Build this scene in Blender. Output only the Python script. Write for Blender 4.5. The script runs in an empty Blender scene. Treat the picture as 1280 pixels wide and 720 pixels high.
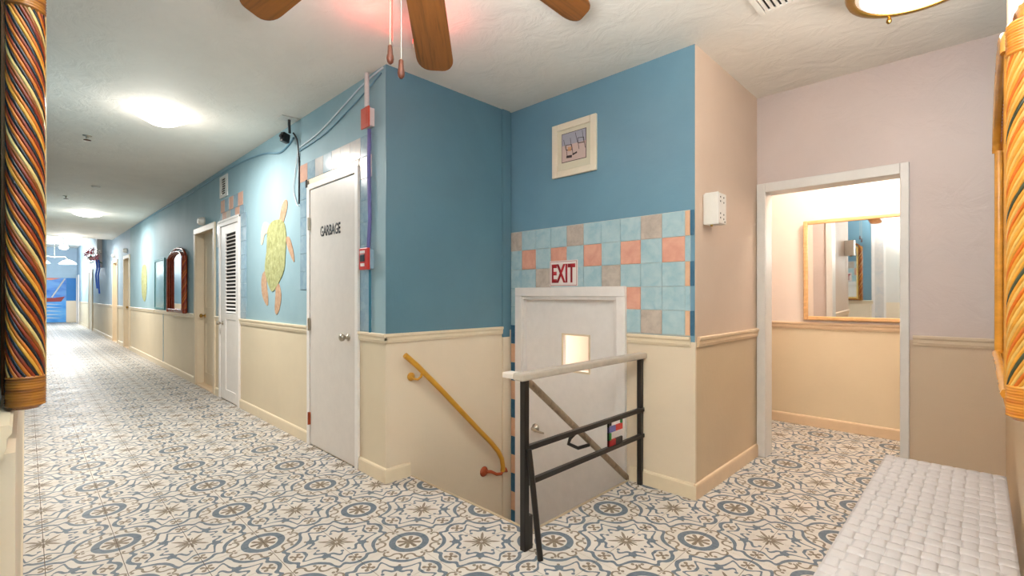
import bpy, bmesh, math, random
from mathutils import Vector, Matrix
random.seed(7)
SC = bpy.context.scene
COL = SC.collection
PI = math.pi

# ------------------------------------------------------------------ camera, world, exposure, lights
F_PX, H_CAM, YAW = 597.0, 1.2, math.atan(608/597.0)
cam_d = bpy.data.cameras.new('camera')
cam_d.sensor_fit = 'HORIZONTAL'; cam_d.sensor_width = 36.0
cam_d.lens = F_PX/1280*36.0
cam_d.shift_y = 9.5/1280
cam_d.clip_start = 0.01; cam_d.clip_end = 100
cam = bpy.data.objects.new('camera', cam_d); COL.objects.link(cam)
cam.location = (0, 0, H_CAM); cam.rotation_euler = (PI/2, 0, -YAW)
SC.camera = cam
world = bpy.data.worlds.new('world'); SC.world = world; world.use_nodes = True
world.node_tree.nodes['Background'].inputs[0].default_value = (0.8, 0.85, 0.9, 1)
world.node_tree.nodes['Background'].inputs[1].default_value = 0.05
SC.view_settings.view_transform = 'Standard'
SC.view_settings.look = 'None'
SC.view_settings.gamma = 1.0
SC.view_settings.use_curve_mapping = False
SC.view_settings.exposure = 0.62

def area(name, loc, size, power, col=(1, .93, .84), rot=(0, 0, 0), shape='DISK', spread=PI):
    d = bpy.data.lights.new(name, 'AREA'); d.shape = shape; d.size = size; d.energy = power; d.color = col; d.spread = spread
    o = bpy.data.objects.new(name, d); COL.objects.link(o); o.location = loc; o.rotation_euler = rot
    return o
def point(name, loc, r, power, col=(1, .93, .84)):
    d = bpy.data.lights.new(name, 'POINT'); d.shadow_soft_size = r; d.energy = power; d.color = col
    o = bpy.data.objects.new(name, d); COL.objects.link(o); o.location = loc
    return o
WARM = (1, .93, .83); NEUT = (1, .975, .945); HALL = (1, .95, .89); COOL = (.94, .98, 1)
# the lamps of the place (their fittings are built further down)
point('lamp_light_foyer', (2.74, .19, 2.46), .12, 10, NEUT)
for ly, e1, e2, c_ in ((4.72, 32, 5, HALL), (11.34, 46, 5, HALL), (15.9, 42, 5, HALL)):
    area('lamp_light_down', (.77, ly, 2.565), .36, e1, c_)
    point('lamp_light_glow', (.77, ly, 2.50), .12, e2, c_)
point('lamp_light_back_room', (4.5, .6, 2.46), .10, 30, WARM)
point('lamp_light_lobby', (.98, 24.0, 2.80), .12, 110, COOL)
point('lamp_light_pendant', (.78, 25.5, 2.30), .12, 90, COOL)
area('lamp_light_stairwell', (3.4, 2.1, 1.15), .3, 15, WARM)
# unseen fill spot added by the camera, aimed up to brighten walls and stairwell
_fd = bpy.data.lights.new('bounce_fill', 'SPOT'); _fd.energy = 345; _fd.color = (1, .985, .965)
_fd.spot_size = math.radians(150); _fd.spot_blend = .9; _fd.shadow_soft_size = .06
_fo = bpy.data.objects.new('bounce_fill', _fd); COL.objects.link(_fo); _fo.location = (.30, .30, 1.50); _fo.rotation_euler = (PI, 0, 0)

# ------------------------------------------------------------------ materials
def srgb(r, g, b):
    f = lambda c: (c/255/12.92) if c/255 <= .04045 else ((c/255+.055)/1.055)**2.4
    return (f(r), f(g), f(b), 1)

class V:                                   # a tiny expression language over Math nodes
    nt = None
    def __init__(s, sock): s.s = sock
    @staticmethod
    def m(op, *a):
        n = V.nt.nodes.new('ShaderNodeMath'); n.operation = op
        for i, x in enumerate(a):
            if isinstance(x, V): V.nt.links.new(x.s, n.inputs[i])
            else: n.inputs[i].default_value = x
        return V(n.outputs[0])
    def __add__(s, o): return V.m('ADD', s, o)
    __radd__ = __add__
    def __sub__(s, o): return V.m('SUBTRACT', s, o)
    def __rsub__(s, o): return V.m('SUBTRACT', o, s)
    def __mul__(s, o): return V.m('MULTIPLY', s, o)
    __rmul__ = __mul__
    def __truediv__(s, o): return V.m('DIVIDE', s, o)
    def abs(s): return V.m('ABSOLUTE', s)
    def lt(s, o): return V.m('LESS_THAN', s, o)
    def gt(s, o): return V.m('GREATER_THAN', s, o)
def vmax(a, b): return V.m('MAXIMUM', a, b)
def vmin(a, b): return V.m('MINIMUM', a, b)
def hyp(a, b): return V.m('SQRT', a*a + b*b)

def new_mat(name, col, rough=.6, metal=0, spec=.5):
    m = bpy.data.materials.new(name); m.use_nodes = True
    b = m.node_tree.nodes['Principled BSDF']
    b.inputs['Base Color'].default_value = col
    b.inputs['Roughness'].default_value = rough
    b.inputs['Metallic'].default_value = metal
    b.inputs['Specular IOR Level'].default_value = spec
    m.diffuse_color = col
    return m
def N(m, t): return m.node_tree.nodes.new(t)
def L(m, a, b): m.node_tree.links.new(a, b)
def bsdf(m): return m.node_tree.nodes['Principled BSDF']
def noise(m, scale, detail=4, rough=.55, vec=None, dist=0.0):
    n = N(m, 'ShaderNodeTexNoise'); n.inputs['Scale'].default_value = scale
    n.inputs['Detail'].default_value = detail; n.inputs['Roughness'].default_value = rough
    n.inputs['Distortion'].default_value = dist
    if vec is not None: L(m, vec, n.inputs['Vector'])
    return n
def pos(m, scale=None):
    g = N(m, 'ShaderNodeNewGeometry')
    if scale is None: return g.outputs['Position']
    mp = N(m, 'ShaderNodeMapping'); mp.inputs['Scale'].default_value = scale
    L(m, g.outputs['Position'], mp.inputs['Vector']); return mp.outputs[0]
def objco(m, scale=None):
    g = N(m, 'ShaderNodeTexCoord')
    if scale is None: return g.outputs['Object']
    mp = N(m, 'ShaderNodeMapping'); mp.inputs['Scale'].default_value = scale
    L(m, g.outputs['Object'], mp.inputs['Vector']); return mp.outputs[0]
def ramp(m, fac, stops):
    r = N(m, 'ShaderNodeValToRGB')
    while len(r.color_ramp.elements) < len(stops): r.color_ramp.elements.new(.5)
    for e, (p, c) in zip(r.color_ramp.elements, stops): e.position = p; e.color = c
    L(m, fac, r.inputs[0]); return r.outputs[0]
def bump(m, h, strength=.3, dist=.01):
    b = N(m, 'ShaderNodeBump'); b.inputs['Strength'].default_value = strength; b.inputs['Distance'].default_value = dist
    L(m, h, b.inputs['Height']); L(m, b.outputs[0], bsdf(m).inputs['Normal'])
def tint(c, k): return (min(1, c[0]*k), min(1, c[1]*k), min(1, c[2]*k), 1)

def plaster(name, col, var=.06, rough=.55, strength=.25, scale=9, alt=None, stretch=(1, 1, 1), cscale=1.3):
    m = new_mat(name, col, rough)
    p = pos(m, stretch)
    n1 = noise(m, cscale, 5, .6, p, .4)
    c2 = alt or tint(col, 1-2*var)
    L(m, ramp(m, n1.outputs[0], [(.3, c2), (.7, tint(col, 1+var) if alt is None else col)]), bsdf(m).inputs['Base Color'])
    n2 = noise(m, scale, 6, .6, p, .8)
    bump(m, n2.outputs[0], strength, .012)
    return m
def painted(name, col, rough=.4, var=.03):
    m = new_mat(name, col, rough)
    n = noise(m, 14, 4, .6, objco(m))
    L(m, ramp(m, n.outputs[0], [(.3, tint(col, 1-var)), (.7, tint(col, 1+var))]), bsdf(m).inputs['Base Color'])
    return m
def glaze(name, col, alt, rough=.25):
    m = new_mat(name, col, rough)
    oi = N(m, 'ShaderNodeObjectInfo')
    g = N(m, 'ShaderNodeNewGeometry')
    vm = N(m, 'ShaderNodeVectorMath'); vm.operation = 'ADD'
    L(m, g.outputs['Position'], vm.inputs[0])
    cv = N(m, 'ShaderNodeCombineXYZ'); L(m, oi.outputs['Random'], cv.inputs[0])
    sc = N(m, 'ShaderNodeVectorMath'); sc.operation = 'SCALE'; sc.inputs['Scale'].default_value = 9
    L(m, cv.outputs[0], sc.inputs[0]); L(m, sc.outputs[0], vm.inputs[1])
    n = noise(m, 14, 5, .62, vm.outputs[0], .5)
    L(m, ramp(m, n.outputs[0], [(.32, alt), (.62, col)]), bsdf(m).inputs['Base Color'])
    return m
def wood(name, c1, c2, rough=.35, scale=(3, 40, 40)):
    m = new_mat(name, c1, rough)
    n = noise(m, 1.5, 6, .65, objco(m, scale), .6)
    L(m, ramp(m, n.outputs[0], [(.28, c2), (.5, c1), (.75, tint(c1, 1.25))]), bsdf(m).inputs['Base Color'])
    return m
def emis(name, col, strength):
    m = new_mat(name, col, .5)
    bsdf(m).inputs['Emission Color'].default_value = col
    bsdf(m).inputs['Emission Strength'].default_value = strength
    return m

M = {}
M['ceiling'] = plaster('ceiling_plaster', srgb(240, 234, 224), .03, .7, .9, 5, stretch=(1.2, 1, 1))
M['blue_hall'] = plaster('blue_hall_paint', srgb(158, 186, 194), .05, .62, .22, 10, alt=srgb(138, 170, 180), stretch=(1, 1, .6))
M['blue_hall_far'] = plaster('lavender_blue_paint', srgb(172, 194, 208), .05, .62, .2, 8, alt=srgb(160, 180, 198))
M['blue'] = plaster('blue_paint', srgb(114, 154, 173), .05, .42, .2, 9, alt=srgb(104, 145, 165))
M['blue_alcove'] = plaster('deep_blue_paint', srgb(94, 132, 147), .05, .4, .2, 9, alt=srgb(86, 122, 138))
M['cream'] = plaster('cream_wainscot', srgb(232, 214, 188), .03, .5, .16, 7)
M['cream_hall'] = plaster('cream_hall_wainscot', srgb(226, 209, 180), .03, .5, .16, 7)
M['peach'] = plaster('peach_paint', srgb(216, 192, 171), .03, .5, .15, 6)
M['tan'] = plaster('tan_wainscot', srgb(214, 188, 154), .03, .45, .18, 6)
M['pink'] = plaster('pink_stucco', srgb(206, 190, 184), .03, .5, .7, 5)
M['taupe'] = plaster('taupe_wainscot', srgb(204, 182, 156), .03, .45, .22, 6)
M['back_pink'] = plaster('back_room_pink', srgb(238, 221, 208), .02, .5, .15, 7)
M['back_cream'] = plaster('back_room_cream', srgb(230, 209, 175), .02, .5, .15, 7)
M['offwhite_wall'] = plaster('offwhite_paint', srgb(222, 216, 208), .02, .5, .15, 7)
M['trim'] = painted('cream_trim', srgb(232, 214, 184), .38)
M['trim_peach'] = painted('peach_trim', srgb(228, 198, 162), .38)
M['trim_taupe'] = painted('taupe_trim', srgb(208, 188, 162), .4)
M['white'] = painted('white_paint', srgb(240, 233, 227), .35)
M['white_casing'] = painted('white_casing_paint', srgb(220, 216, 211), .35)
M['door_white'] = painted('door_white_paint', srgb(222, 213, 204), .4)
M['door_cream'] = painted('door_cream_paint', srgb(228, 210, 182), .4)
M['dark'] = new_mat('dark_gap', srgb(40, 34, 30), .8)
M['black'] = new_mat('black_iron', srgb(30, 26, 23), .32)
M['grout'] = plaster('floor_grout', srgb(100, 84, 70), .05, .8, .2, 40)
M['wall_grout'] = painted('wall_grout', srgb(196, 200, 196), .7)
M['t_blue'] = glaze('tile_light_blue', srgb(182, 206, 210), srgb(158, 192, 202))
M['t_salmon'] = glaze('tile_salmon', srgb(230, 172, 148), srgb(218, 156, 136))
M['t_tan'] = glaze('tile_greige', srgb(202, 188, 174), srgb(180, 166, 154))
M['t_deep'] = glaze('tile_deep_blue', srgb(72, 116, 142), srgb(56, 98, 124))
M['t_peach'] = glaze('tile_peach', srgb(232, 188, 152), srgb(222, 172, 138))
M['t_hall_blue'] = glaze('tile_slate_blue', srgb(154, 178, 190), srgb(132, 160, 178), .18)
M['t_hall_pale'] = glaze('tile_pale_blush', srgb(218, 208, 200), srgb(200, 198, 198), .16)
M['t_hall_salmon'] = glaze('tile_hall_salmon', srgb(222, 174, 152), srgb(208, 160, 140), .2)
M['brass'] = new_mat('antique_brass', srgb(176, 138, 70), .3, 1)
M['nickel'] = new_mat('satin_nickel', srgb(186, 176, 160), .28, 1)
M['copper'] = new_mat('copper_fob', srgb(96, 50, 32), .4, .2)
M['mirror'] = new_mat('mirror_glass', (.92, .94, .94, 1), .02, 1)
M['red'] = painted('red_enamel', srgb(206, 52, 40), .35)
M['red_dull'] = painted('red_box_paint', srgb(206, 84, 60), .4)
M['purple'] = painted('purple_conduit_paint', srgb(104, 100, 160), .45)
M['teal'] = painted('teal_paint', srgb(38, 116, 138), .45)
M['white_pipe'] = painted('white_pipe_paint', srgb(214, 208, 204), .45)
M['cable_white'] = new_mat('white_cable', srgb(220, 226, 230), .4)
M['cable_blue'] = new_mat('painted_cable', srgb(112, 152, 172), .45)
M['plastic_black'] = new_mat('black_plastic', srgb(28, 28, 30), .35)
M['plastic_white'] = painted('white_plastic', srgb(226, 222, 214), .4)
M['wicker_white'] = painted('white_wicker', srgb(190, 187, 187), .45)
M['wicker_under'] = painted('wicker_deck_base', srgb(176, 166, 158), .6)  # slightly darker tone for the deck under the woven strips
M['letter_black'] = new_mat('black_lettering', srgb(34, 34, 36), .5)
M['letter_red'] = new_mat('red_lettering', srgb(168, 20, 30), .45)
M['sign_white'] = painted('sign_white', srgb(238, 226, 220), .35)
M['blade'] = wood('oak_blade', srgb(110, 66, 25), srgb(68, 38, 12), .35, (2.5, 34, 40))
M['fan_body'] = new_mat('fan_bronze', srgb(96, 60, 34), .35, .7)
M['red_glow'] = emis('red_sign_glow', (1, .05, .03, 1), 3)
M['dome'] = emis('lamp_dome_glass', (1, .96, .9, 1), 5.0)
M['dome_dim'] = emis('ribbed_lamp_glass', (.93, .91, .88, 1), .12)
M['dome_far'] = emis('far_dome_glass', (1, .99, .97, 1), 3)
M['frame_cream'] = painted('cream_frame', srgb(236, 224, 200), .4)
M['frame_tan'] = wood('honey_frame', srgb(226, 178, 122), srgb(208, 156, 98), .35, (8, 8, 30))
M['gold_paint'] = painted('gold_paint', srgb(214, 156, 52), .33, .08)
M['rust'] = painted('rust_paint', srgb(168, 74, 34), .5, .15)
M['cap'] = painted('worn_cap_paint', srgb(186, 174, 158), .3, .1)
M['cap_white'] = painted('white_newel_paint', srgb(226, 216, 204), .35)
M['diag'] = wood('worn_handrail', srgb(158, 136, 112), srgb(112, 90, 70), .35, (30, 30, 6))
M['step'] = painted('stair_paint', srgb(190, 170, 140), .5)
M['glass'] = new_mat('door_glass', (1, 1, 1, 1), .03)
bsdf(M['glass']).inputs['Transmission Weight'].default_value = 1.0
bsdf(M['glass']).inputs['IOR'].default_value = 1.1

# --- floor tile glaze: an encaustic pattern, drawn on each tile
def float_curve(x, pts):                    # x in 0..1 -> piecewise curve
    n = V.nt.nodes.new('ShaderNodeFloatCurve')
    c = n.mapping.curves[0]
    while len(c.points) < len(pts): c.points.new(.5, .5)
    for p, (a, b) in zip(c.points, pts): p.location = (a, b); p.handle_type = 'VECTOR' if len(pts) > 30 else 'AUTO'
    n.mapping.update()
    V.nt.links.new(x.s, n.inputs['Value'])
    return V(n.outputs[0])
def tile_material():
    m = new_mat('encaustic_floor_tile', srgb(226, 216, 202), .27, 0, .28)
    V.nt = m.node_tree
    sep = N(m, 'ShaderNodeSeparateXYZ'); L(m, pos(m), sep.inputs[0])
    X, Y = V(sep.outputs[0]), V(sep.outputs[1])
    u = (X - .31)*2.0; v = (Y - .99)*2.0
    wob = noise(m, 22, 2, .5, pos(m)); w = V(wob.outputs[0]) - .5
    a0 = V.m('PINGPONG', u + w*.012, .5); b0 = V.m('PINGPONG', v + w*.012, .5)
    a = vmax(a0, b0); b = vmin(a0, b0)
    r = hyp(a, b)
    p = .5 - a; q = .5 - b
    R = hyp(p, q)
    psi = V.m('ARCTAN2', p, q)*(4/PI)       # 0..1, 1 = towards the circle
    deg = lambda pts: [(x/45, y) for x, y in pts]
    ring = (r - .159).abs().lt(.032)
    phi = V.m('ARCTAN2', b, a)*(4/PI)       # 0..1 over 45 degrees
    ph = vmin(phi, 1.0 - phi)               # to the nearest petal axis
    petal = r.lt(float_curve(ph, [(0, .115), (.15, .112), (.25, .102), (.32, .072), (.40, .05), (.5, .042), (1, .042)]))
    # scrolls: two arcs of an S
    def arc(cx, cy, rad, wdt, cut=None):
        d = (hyp(a - cx, b - cy) - rad).abs().lt(wdt)
        return d
    def pc(rr, ang): return rr*math.cos(math.radians(ang)), rr*math.sin(math.radians(ang))
    c1 = pc(.272, 32); c2 = pc(.262, 12)
    dx_, dy_ = c2[0]-c1[0], c2[1]-c1[1]; dl_ = math.hypot(dx_, dy_); ex, ey = dx_/dl_, dy_/dl_
    side = (a - c1[0])*ey - (b - c1[1])*ex
    r1, r2 = dl_*.53, dl_*.47
    s1 = arc(*c1, r1, .0105)*side.gt(-.004)
    s2 = arc(*c2, r2, .0098)*side.lt(.004)
    s1b = hyp(a - (c1[0]-ex*r1*.62-ey*r1*.38), b - (c1[1]-ey*r1*.62+ex*r1*.38)).lt(.0165)
    s2b = hyp(a - (c2[0]+ex*r2*.62+ey*r2*.38), b - (c2[1]+ey*r2*.62-ex*r2*.38)).lt(.015)
    scroll = vmax(vmax(s1, s1b), vmax(s2, s2b))
    frame = (R - float_curve(psi, deg([(0, .470), (5, .463), (10, .447), (14, .426), (17, .428), (22, .462), (25, .447), (31, .400), (38, .374), (45, .366)]))).abs().lt(.0195)
    inner = (R - float_curve(psi, deg([(0, .300), (6, .302), (10, .320), (15, .362), (18, .378), (22, .345), (28, .300), (34, .276), (45, .264)]))).abs().lt(.0142)
    blob = hyp(p - .178, q - .178).lt(.040)
    hook = (R - float_curve(psi, deg([(0, .17), (8, .185), (12, .235), (17, .250), (23, .235), (30, .214), (37, .212), (45, .232)]))).abs().lt(.0155)*psi.gt(.2)
    hookend = hyp(p - .032, q - .192).lt(.017)
    star = R.lt(float_curve(psi, deg([(0, .128), (6, .102), (12, .050), (19, .098), (23, .100), (29, .052), (36, .092), (41, .150), (45, .185)])))*R.gt(.016)
    tip = hyp(p - .213, q - .213).lt(.014)
    lx = p.abs() if False else p; ly = (q - .38).abs()
    flower = ((p - ly).abs().lt(.013)*hyp(p, ly).lt(.058))
    fl2 = hyp(p - .031, ly - .031).lt(.019)
    blue = vmax(vmax(ring, frame), vmax(vmax(inner, blob), vmax(hook, hookend)))
    brown = vmax(vmax(petal, scroll), vmax(vmax(star, tip), vmax(flower, fl2)))
    base = ramp(m, noise(m, 5, 4, .6, pos(m)).outputs[0], [(.3, srgb(206, 198, 188)), (.7, srgb(220, 212, 202))])
    worn = noise(m, 60, 3, .6, pos(m))
    bl = ramp(m, worn.outputs[0], [(.3, srgb(80, 96, 110)), (.75, srgb(106, 120, 132))])
    br = ramp(m, worn.outputs[0], [(.3, srgb(110, 96, 78)), (.75, srgb(138, 122, 100))])
    mx1 = N(m, 'ShaderNodeMix'); mx1.data_type = 'RGBA'
    L(m, (brown*.92).s, mx1.inputs['Factor']); L(m, base, mx1.inputs[6]); L(m, br, mx1.inputs[7])
    mx2 = N(m, 'ShaderNodeMix'); mx2.data_type = 'RGBA'
    L(m, (blue*.95).s, mx2.inputs['Factor']); L(m, mx1.outputs[2], mx2.inputs[6]); L(m, bl, mx2.inputs[7])
    L(m, mx2.outputs[2], bsdf(m).inputs['Base Color'])
    rr = ramp(m, noise(m, 3, 4, .6, pos(m)).outputs[0], [(.3, (.40, .40, .40, 1)), (.7, (.54, .54, .54, 1))])
    L(m, rr, bsdf(m).inputs['Roughness'])
    return m
M['floor_tile'] = tile_material()

# ------------------------------------------------------------------ mesh helpers
class MB:
    def __init__(s): s.v = []; s.f = []; s.mi = []; s.sm = []
    def add(s, vs, fs, mi=0, smooth=False):
        o = len(s.v); s.v += [tuple(x) for x in vs]
        for f in fs: s.f.append([i+o for i in f]); s.mi.append(mi); s.sm.append(smooth)
        return s
    def box(s, x0, x1, y0, y1, z0, z1, mi=0):
        x0, x1 = sorted((x0, x1)); y0, y1 = sorted((y0, y1)); z0, z1 = sorted((z0, z1))
        v = [(x0,y0,z0),(x1,y0,z0),(x1,y1,z0),(x0,y1,z0),(x0,y0,z1),(x1,y0,z1),(x1,y1,z1),(x0,y1,z1)]
        return s.add(v, [(0,3,2,1),(4,5,6,7),(0,1,5,4),(1,2,6,5),(2,3,7,6),(3,0,4,7)], mi)
    def prism(s, pts, d, mi=0, smooth=False):      # planar polygon pts (3D) extruded by vector d
        n = len(pts); d = Vector(d)
        v = [Vector(p) for p in pts] + [Vector(p)+d for p in pts]
        f = [list(range(n))[::-1], list(range(n, 2*n))] + [(i, (i+1) % n, n+(i+1) % n, n+i) for i in range(n)]
        return s.add(v, f, mi, smooth)
    def tube(s, pts, r, n=8, mi=0, cap=True, closed=False, smooth=True):
        pts = [Vector(p) for p in pts]; k = len(pts)
        rs = r if hasattr(r, '__len__') else [r]*k
        vs = []; up = None
        for i, p in enumerate(pts):
            if closed: t = pts[(i+1) % k]-pts[i-1]
            else: t = pts[min(i+1, k-1)]-pts[max(i-1, 0)]
            t.normalize()
            if up is None: up = Vector((0, 0, 1)) if abs(t.z) < .9 else Vector((1, 0, 0))
            a = t.cross(up); a.normalize(); b = a.cross(t); up = b
            for j in range(n):
                an = 2*PI*j/n
                vs.append(p + a*math.cos(an)*rs[i] + b*math.sin(an)*rs[i])
        fs = []
        for i in range(k if closed else k-1):
            i2 = (i+1) % k
            for j in range(n):
                fs.append((i*n+j, i*n+(j+1) % n, i2*n+(j+1) % n, i2*n+j))
        s.add(vs, fs, mi, smooth)
        if cap and not closed:
            s.add(vs[:n], [list(range(n))], mi); s.add(vs[-n:], [list(range(n))[::-1]], mi)
        return s
    def lathe(s, prof, c=(0, 0, 0), axis='Z', n=24, mi=0, smooth=True):   # prof: (radius, height)
        vs = []
        for r, h in prof:
            for j in range(n):
                a = 2*PI*j/n; x, y = r*math.cos(a), r*math.sin(a)
                p = {'Z': (x, y, h), 'X': (h, x, y), 'Y': (y, h, x)}[axis]
                vs.append((p[0]+c[0], p[1]+c[1], p[2]+c[2]))
        k = len(prof); fs = []
        for i in range(k-1):
            for j in range(n):
                fs.append((i*n+j, i*n+(j+1) % n, (i+1)*n+(j+1) % n, (i+1)*n+j))
        s.add(vs, fs, mi, smooth)
        s.add(vs[:n], [list(range(n))[::-1]], mi); s.add(vs[-n:], [list(range(n))], mi)
        return s
    def mesh(s, name, mats):
        me = bpy.data.meshes.new(name); me.from_pydata(s.v, [], s.f)
        for m in (mats if isinstance(mats, (list, tuple)) else [mats]): me.materials.append(m)
        me.polygons.foreach_set('material_index', s.mi); me.polygons.foreach_set('use_smooth', s.sm)
        bm = bmesh.new(); bm.from_mesh(me); bmesh.ops.recalc_face_normals(bm, faces=bm.faces); bm.to_mesh(me); bm.free()
        me.update(); return me
    def build(s, name, mats, parent=None, bevel=0, loc=None, rot=None):
        return put(name, s.mesh(name, mats), parent, bevel, loc, rot)
def put(name, me, parent=None, bevel=0, loc=None, rot=None):
    o = bpy.data.objects.new(name, me); COL.objects.link(o)
    if parent: o.parent = parent
    if loc: o.location = loc
    if rot: o.rotation_euler = rot
    if bevel:
        b = o.modifiers.new('bevel', 'BEVEL'); b.width = bevel; b.segments = 2; b.limit_method = 'ANGLE'; b.angle_limit = .6
    return o
def thing(name, label, cat, loc=(0, 0, 0), rz=0, group=None, kind=None):
    o = bpy.data.objects.new(name, None); COL.objects.link(o); o.location = loc; o.rotation_euler = (0, 0, rz)
    o.empty_display_size = .1
    return tag(o, label, cat, group, kind)
def tag(o, label=None, cat=None, group=None, kind=None):
    if label: o['label'] = label
    if cat: o['category'] = cat
    if group: o['group'] = group
    if kind: o['kind'] = kind
    return o
def structure(o): o['kind'] = 'structure'; return o
def B(*a, mi=0): return MB().box(*a, mi=mi)
def text_mesh(name, body, mat, parent, origin, right, up, height, width, depth=.0015, bold=.0):
    cu = bpy.data.curves.new(name, 'FONT'); cu.body = body; cu.size = 1; cu.extrude = 0; cu.offset = bold; cu.resolution_u = 3
    o = bpy.data.objects.new(name, cu); COL.objects.link(o)
    dg = bpy.context.evaluated_depsgraph_get(); dg.update()
    me = bpy.data.meshes.new_from_object(o.evaluated_get(dg)); bpy.data.objects.remove(o)
    xs = [v.co.x for v in me.vertices]; ys = [v.co.y for v in me.vertices]
    x0, x1, y0, y1 = min(xs), max(xs), min(ys), max(ys)
    right = Vector(right); up = Vector(up); n = right.cross(up); og = Vector(origin)
    for v in me.vertices:
        v.co = og + right*((v.co.x-x0)/(x1-x0)*width) + up*((v.co.y-y0)/(y1-y0)*height)
    bm = bmesh.new(); bm.from_mesh(me)
    g = bmesh.ops.extrude_face_region(bm, geom=bm.faces[:])
    bmesh.ops.translate(bm, verts=[e for e in g['geom'] if isinstance(e, bmesh.types.BMVert)], vec=n*depth)
    bmesh.ops.recalc_face_normals(bm, faces=bm.faces); bm.to_mesh(me); bm.free()
    me.materials.clear(); me.materials.append(mat)
    return put(name, me, parent)

# ------------------------------------------------------------------ structure
XA, YB, XC, YD, XE, XF, XH, YG = 1.615, 2.715, 2.757, 1.20, 3.85, 5.06, -.04, -.10
ZC, YEND, YSTEP, ZHI, ZLOW = 2.68, 29.0, 16.5, 3.32, -.83
SX0, SY0 = 1.80, 1.63                       # stair opening: x SX0..XC, y SY0..YB

def wall(name, axis, p, t, u0, u1, z0, z1, mats, matfn, opens=(), ubreaks=(), zbreaks=()):
    """a wall whose seen face is the plane axis=p, thickness t (signed), with openings (u0,u1,z0,z1)"""
    us = sorted({u0, u1, *ubreaks, *[o[0] for o in opens], *[o[1] for o in opens]})
    zs = sorted({z0, z1, *zbreaks, *[o[2] for o in opens], *[o[3] for o in opens]})
    us = [u for u in us if u0 <= u <= u1]; zs = [z for z in zs if z0 <= z <= z1]
    b = MB()
    for i in range(len(us)-1):
        for j in range(len(zs)-1):
            cu, cz = (us[i]+us[i+1])/2, (zs[j]+zs[j+1])/2
            if any(o[0] < cu < o[1] and o[2] < cz < o[3] for o in opens): continue
            mi = matfn(cu, cz)
            if axis == 'x': b.box(p, p+t, us[i], us[i+1], zs[j], zs[j+1], mi)
            else: b.box(us[i], us[i+1], p, p+t, zs[j], zs[j+1], mi)
    return structure(b.build(name, mats))
RB, RT = .895, .955                          # chair rail
low = lambda u, z: 0 if z > .925 else 1

DOORS_A = [(6.68, 7.55, 0, 2.05), (13.45, 14.25, 0, 2.07), (15.42, 16.28, 0, 2.07)]
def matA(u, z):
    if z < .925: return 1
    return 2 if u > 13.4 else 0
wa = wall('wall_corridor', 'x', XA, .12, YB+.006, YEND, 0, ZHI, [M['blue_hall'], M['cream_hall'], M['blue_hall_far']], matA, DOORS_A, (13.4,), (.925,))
for (a, b_, c, d) in DOORS_A:                # backs of the recesses stay closed by the door leaves
    pass
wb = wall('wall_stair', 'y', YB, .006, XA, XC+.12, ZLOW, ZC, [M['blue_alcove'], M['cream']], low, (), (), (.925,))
wc = wall('wall_exit', 'x', XC, .12, YD, YB, ZLOW, ZC, [M['blue'], M['cream']], low, [(1.72, 2.60, ZLOW, 1.20)], (), (.925,))
wd = wall('wall_return', 'y', YD, .12, XC+.12, XE, 0, ZC, [M['peach'], M['tan']], low, (), (), (.925,))
structure(MB().box(XC+.0005, XC+.12, YD-.0012, YD, .925, ZC, 0).box(XC+.0005, XC+.12, YD-.0012, YD, 0, .925, 1).build('wall_return_end', [M['peach'], M['tan']]))
we = wall('wall_doorway', 'x', XE, .12, YG, YD+.12, 0, ZC, [M['pink'], M['taupe']], low, [(.345, 1.155, 0, 1.985)], (), (.925,))
wf = wall('wall_back', 'x', XF, .12, -.9, 2.4, 0, ZC, [M['back_pink'], M['back_cream']], low, (), (), (.925,))
wall('wall_back_right', 'y', -.9, -.12, XE, XF+.12, 0, ZC, [M['back_pink'], M['back_cream']], low, (), (), (.925,))
wall('wall_back_left', 'y', 2.4, .12, XE, XF+.12, 0, ZC, [M['back_pink'], M['back_cream']], low, (), (), (.925,))
wall('wall_back_front', 'x', XE+.12, -.02, -.9, 0, 0, ZC, [M['back_pink'], M['back_cream']], low, (), (), (.925,)).location.x = 0
wall('wall_back_near', 'x', XE+.12, -.02, YD+.12, 2.4, 0, ZC, [M['back_pink'], M['back_cream']], low, (), (), (.925,))
def matH(u, z):
    if u < 1.15: return 2 if z > .925 else 1
    return 0 if z > .925 else 1
wh = wall('wall_left', 'x', XH, -.12, YG, YEND, 0, ZHI, [M['blue'], M['cream'], M['offwhite_wall']], matH, (), (1.15,), (.925,))
wg = wall('wall_right', 'y', YG, -.12, XH-.12, XE+.12, 0, ZC, [M['blue'], M['tan']], low, (), (), (.925,))
wend = wall('wall_far', 'y', YEND, .12, XH-.12, XA+.12, 0, ZHI, [M['blue_hall_far'], M['cream']], low, (), (), (.925,))
# stairwell behind the exit door
sw = MB()
sw.box(XC+.12, 4.4, 1.45, 1.50, ZLOW, 1.25).box(XC+.12, 4.4, YB+.12, YB+.17, ZLOW, 1.25).box(4.4, 4.45, 1.45, YB+.17, ZLOW, 1.25).box(XC+.12, 4.4, 1.45, YB+.17, 1.25, 1.29)
structure(sw.build('wall_stairwell', M['back_pink']))
# ceilings
cl = MB().box(XH-.12, XE+.12, YG-.12, YB+.12, ZC, ZC+.1).box(XH-.12, XA+.12, YB+.12, YSTEP, ZC, ZC+.1)
cl.box(XH-.12, XA+.12, YSTEP-.05, YSTEP, ZC+.1, ZHI+.1).box(XH-.12, XA+.12, YSTEP, YEND+.12, ZHI, ZHI+.1).box(XE+.12, XF+.12, -1.02, 2.52, ZC, ZC+.1)
structure(cl.build('ceiling', M['ceiling']))
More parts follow.
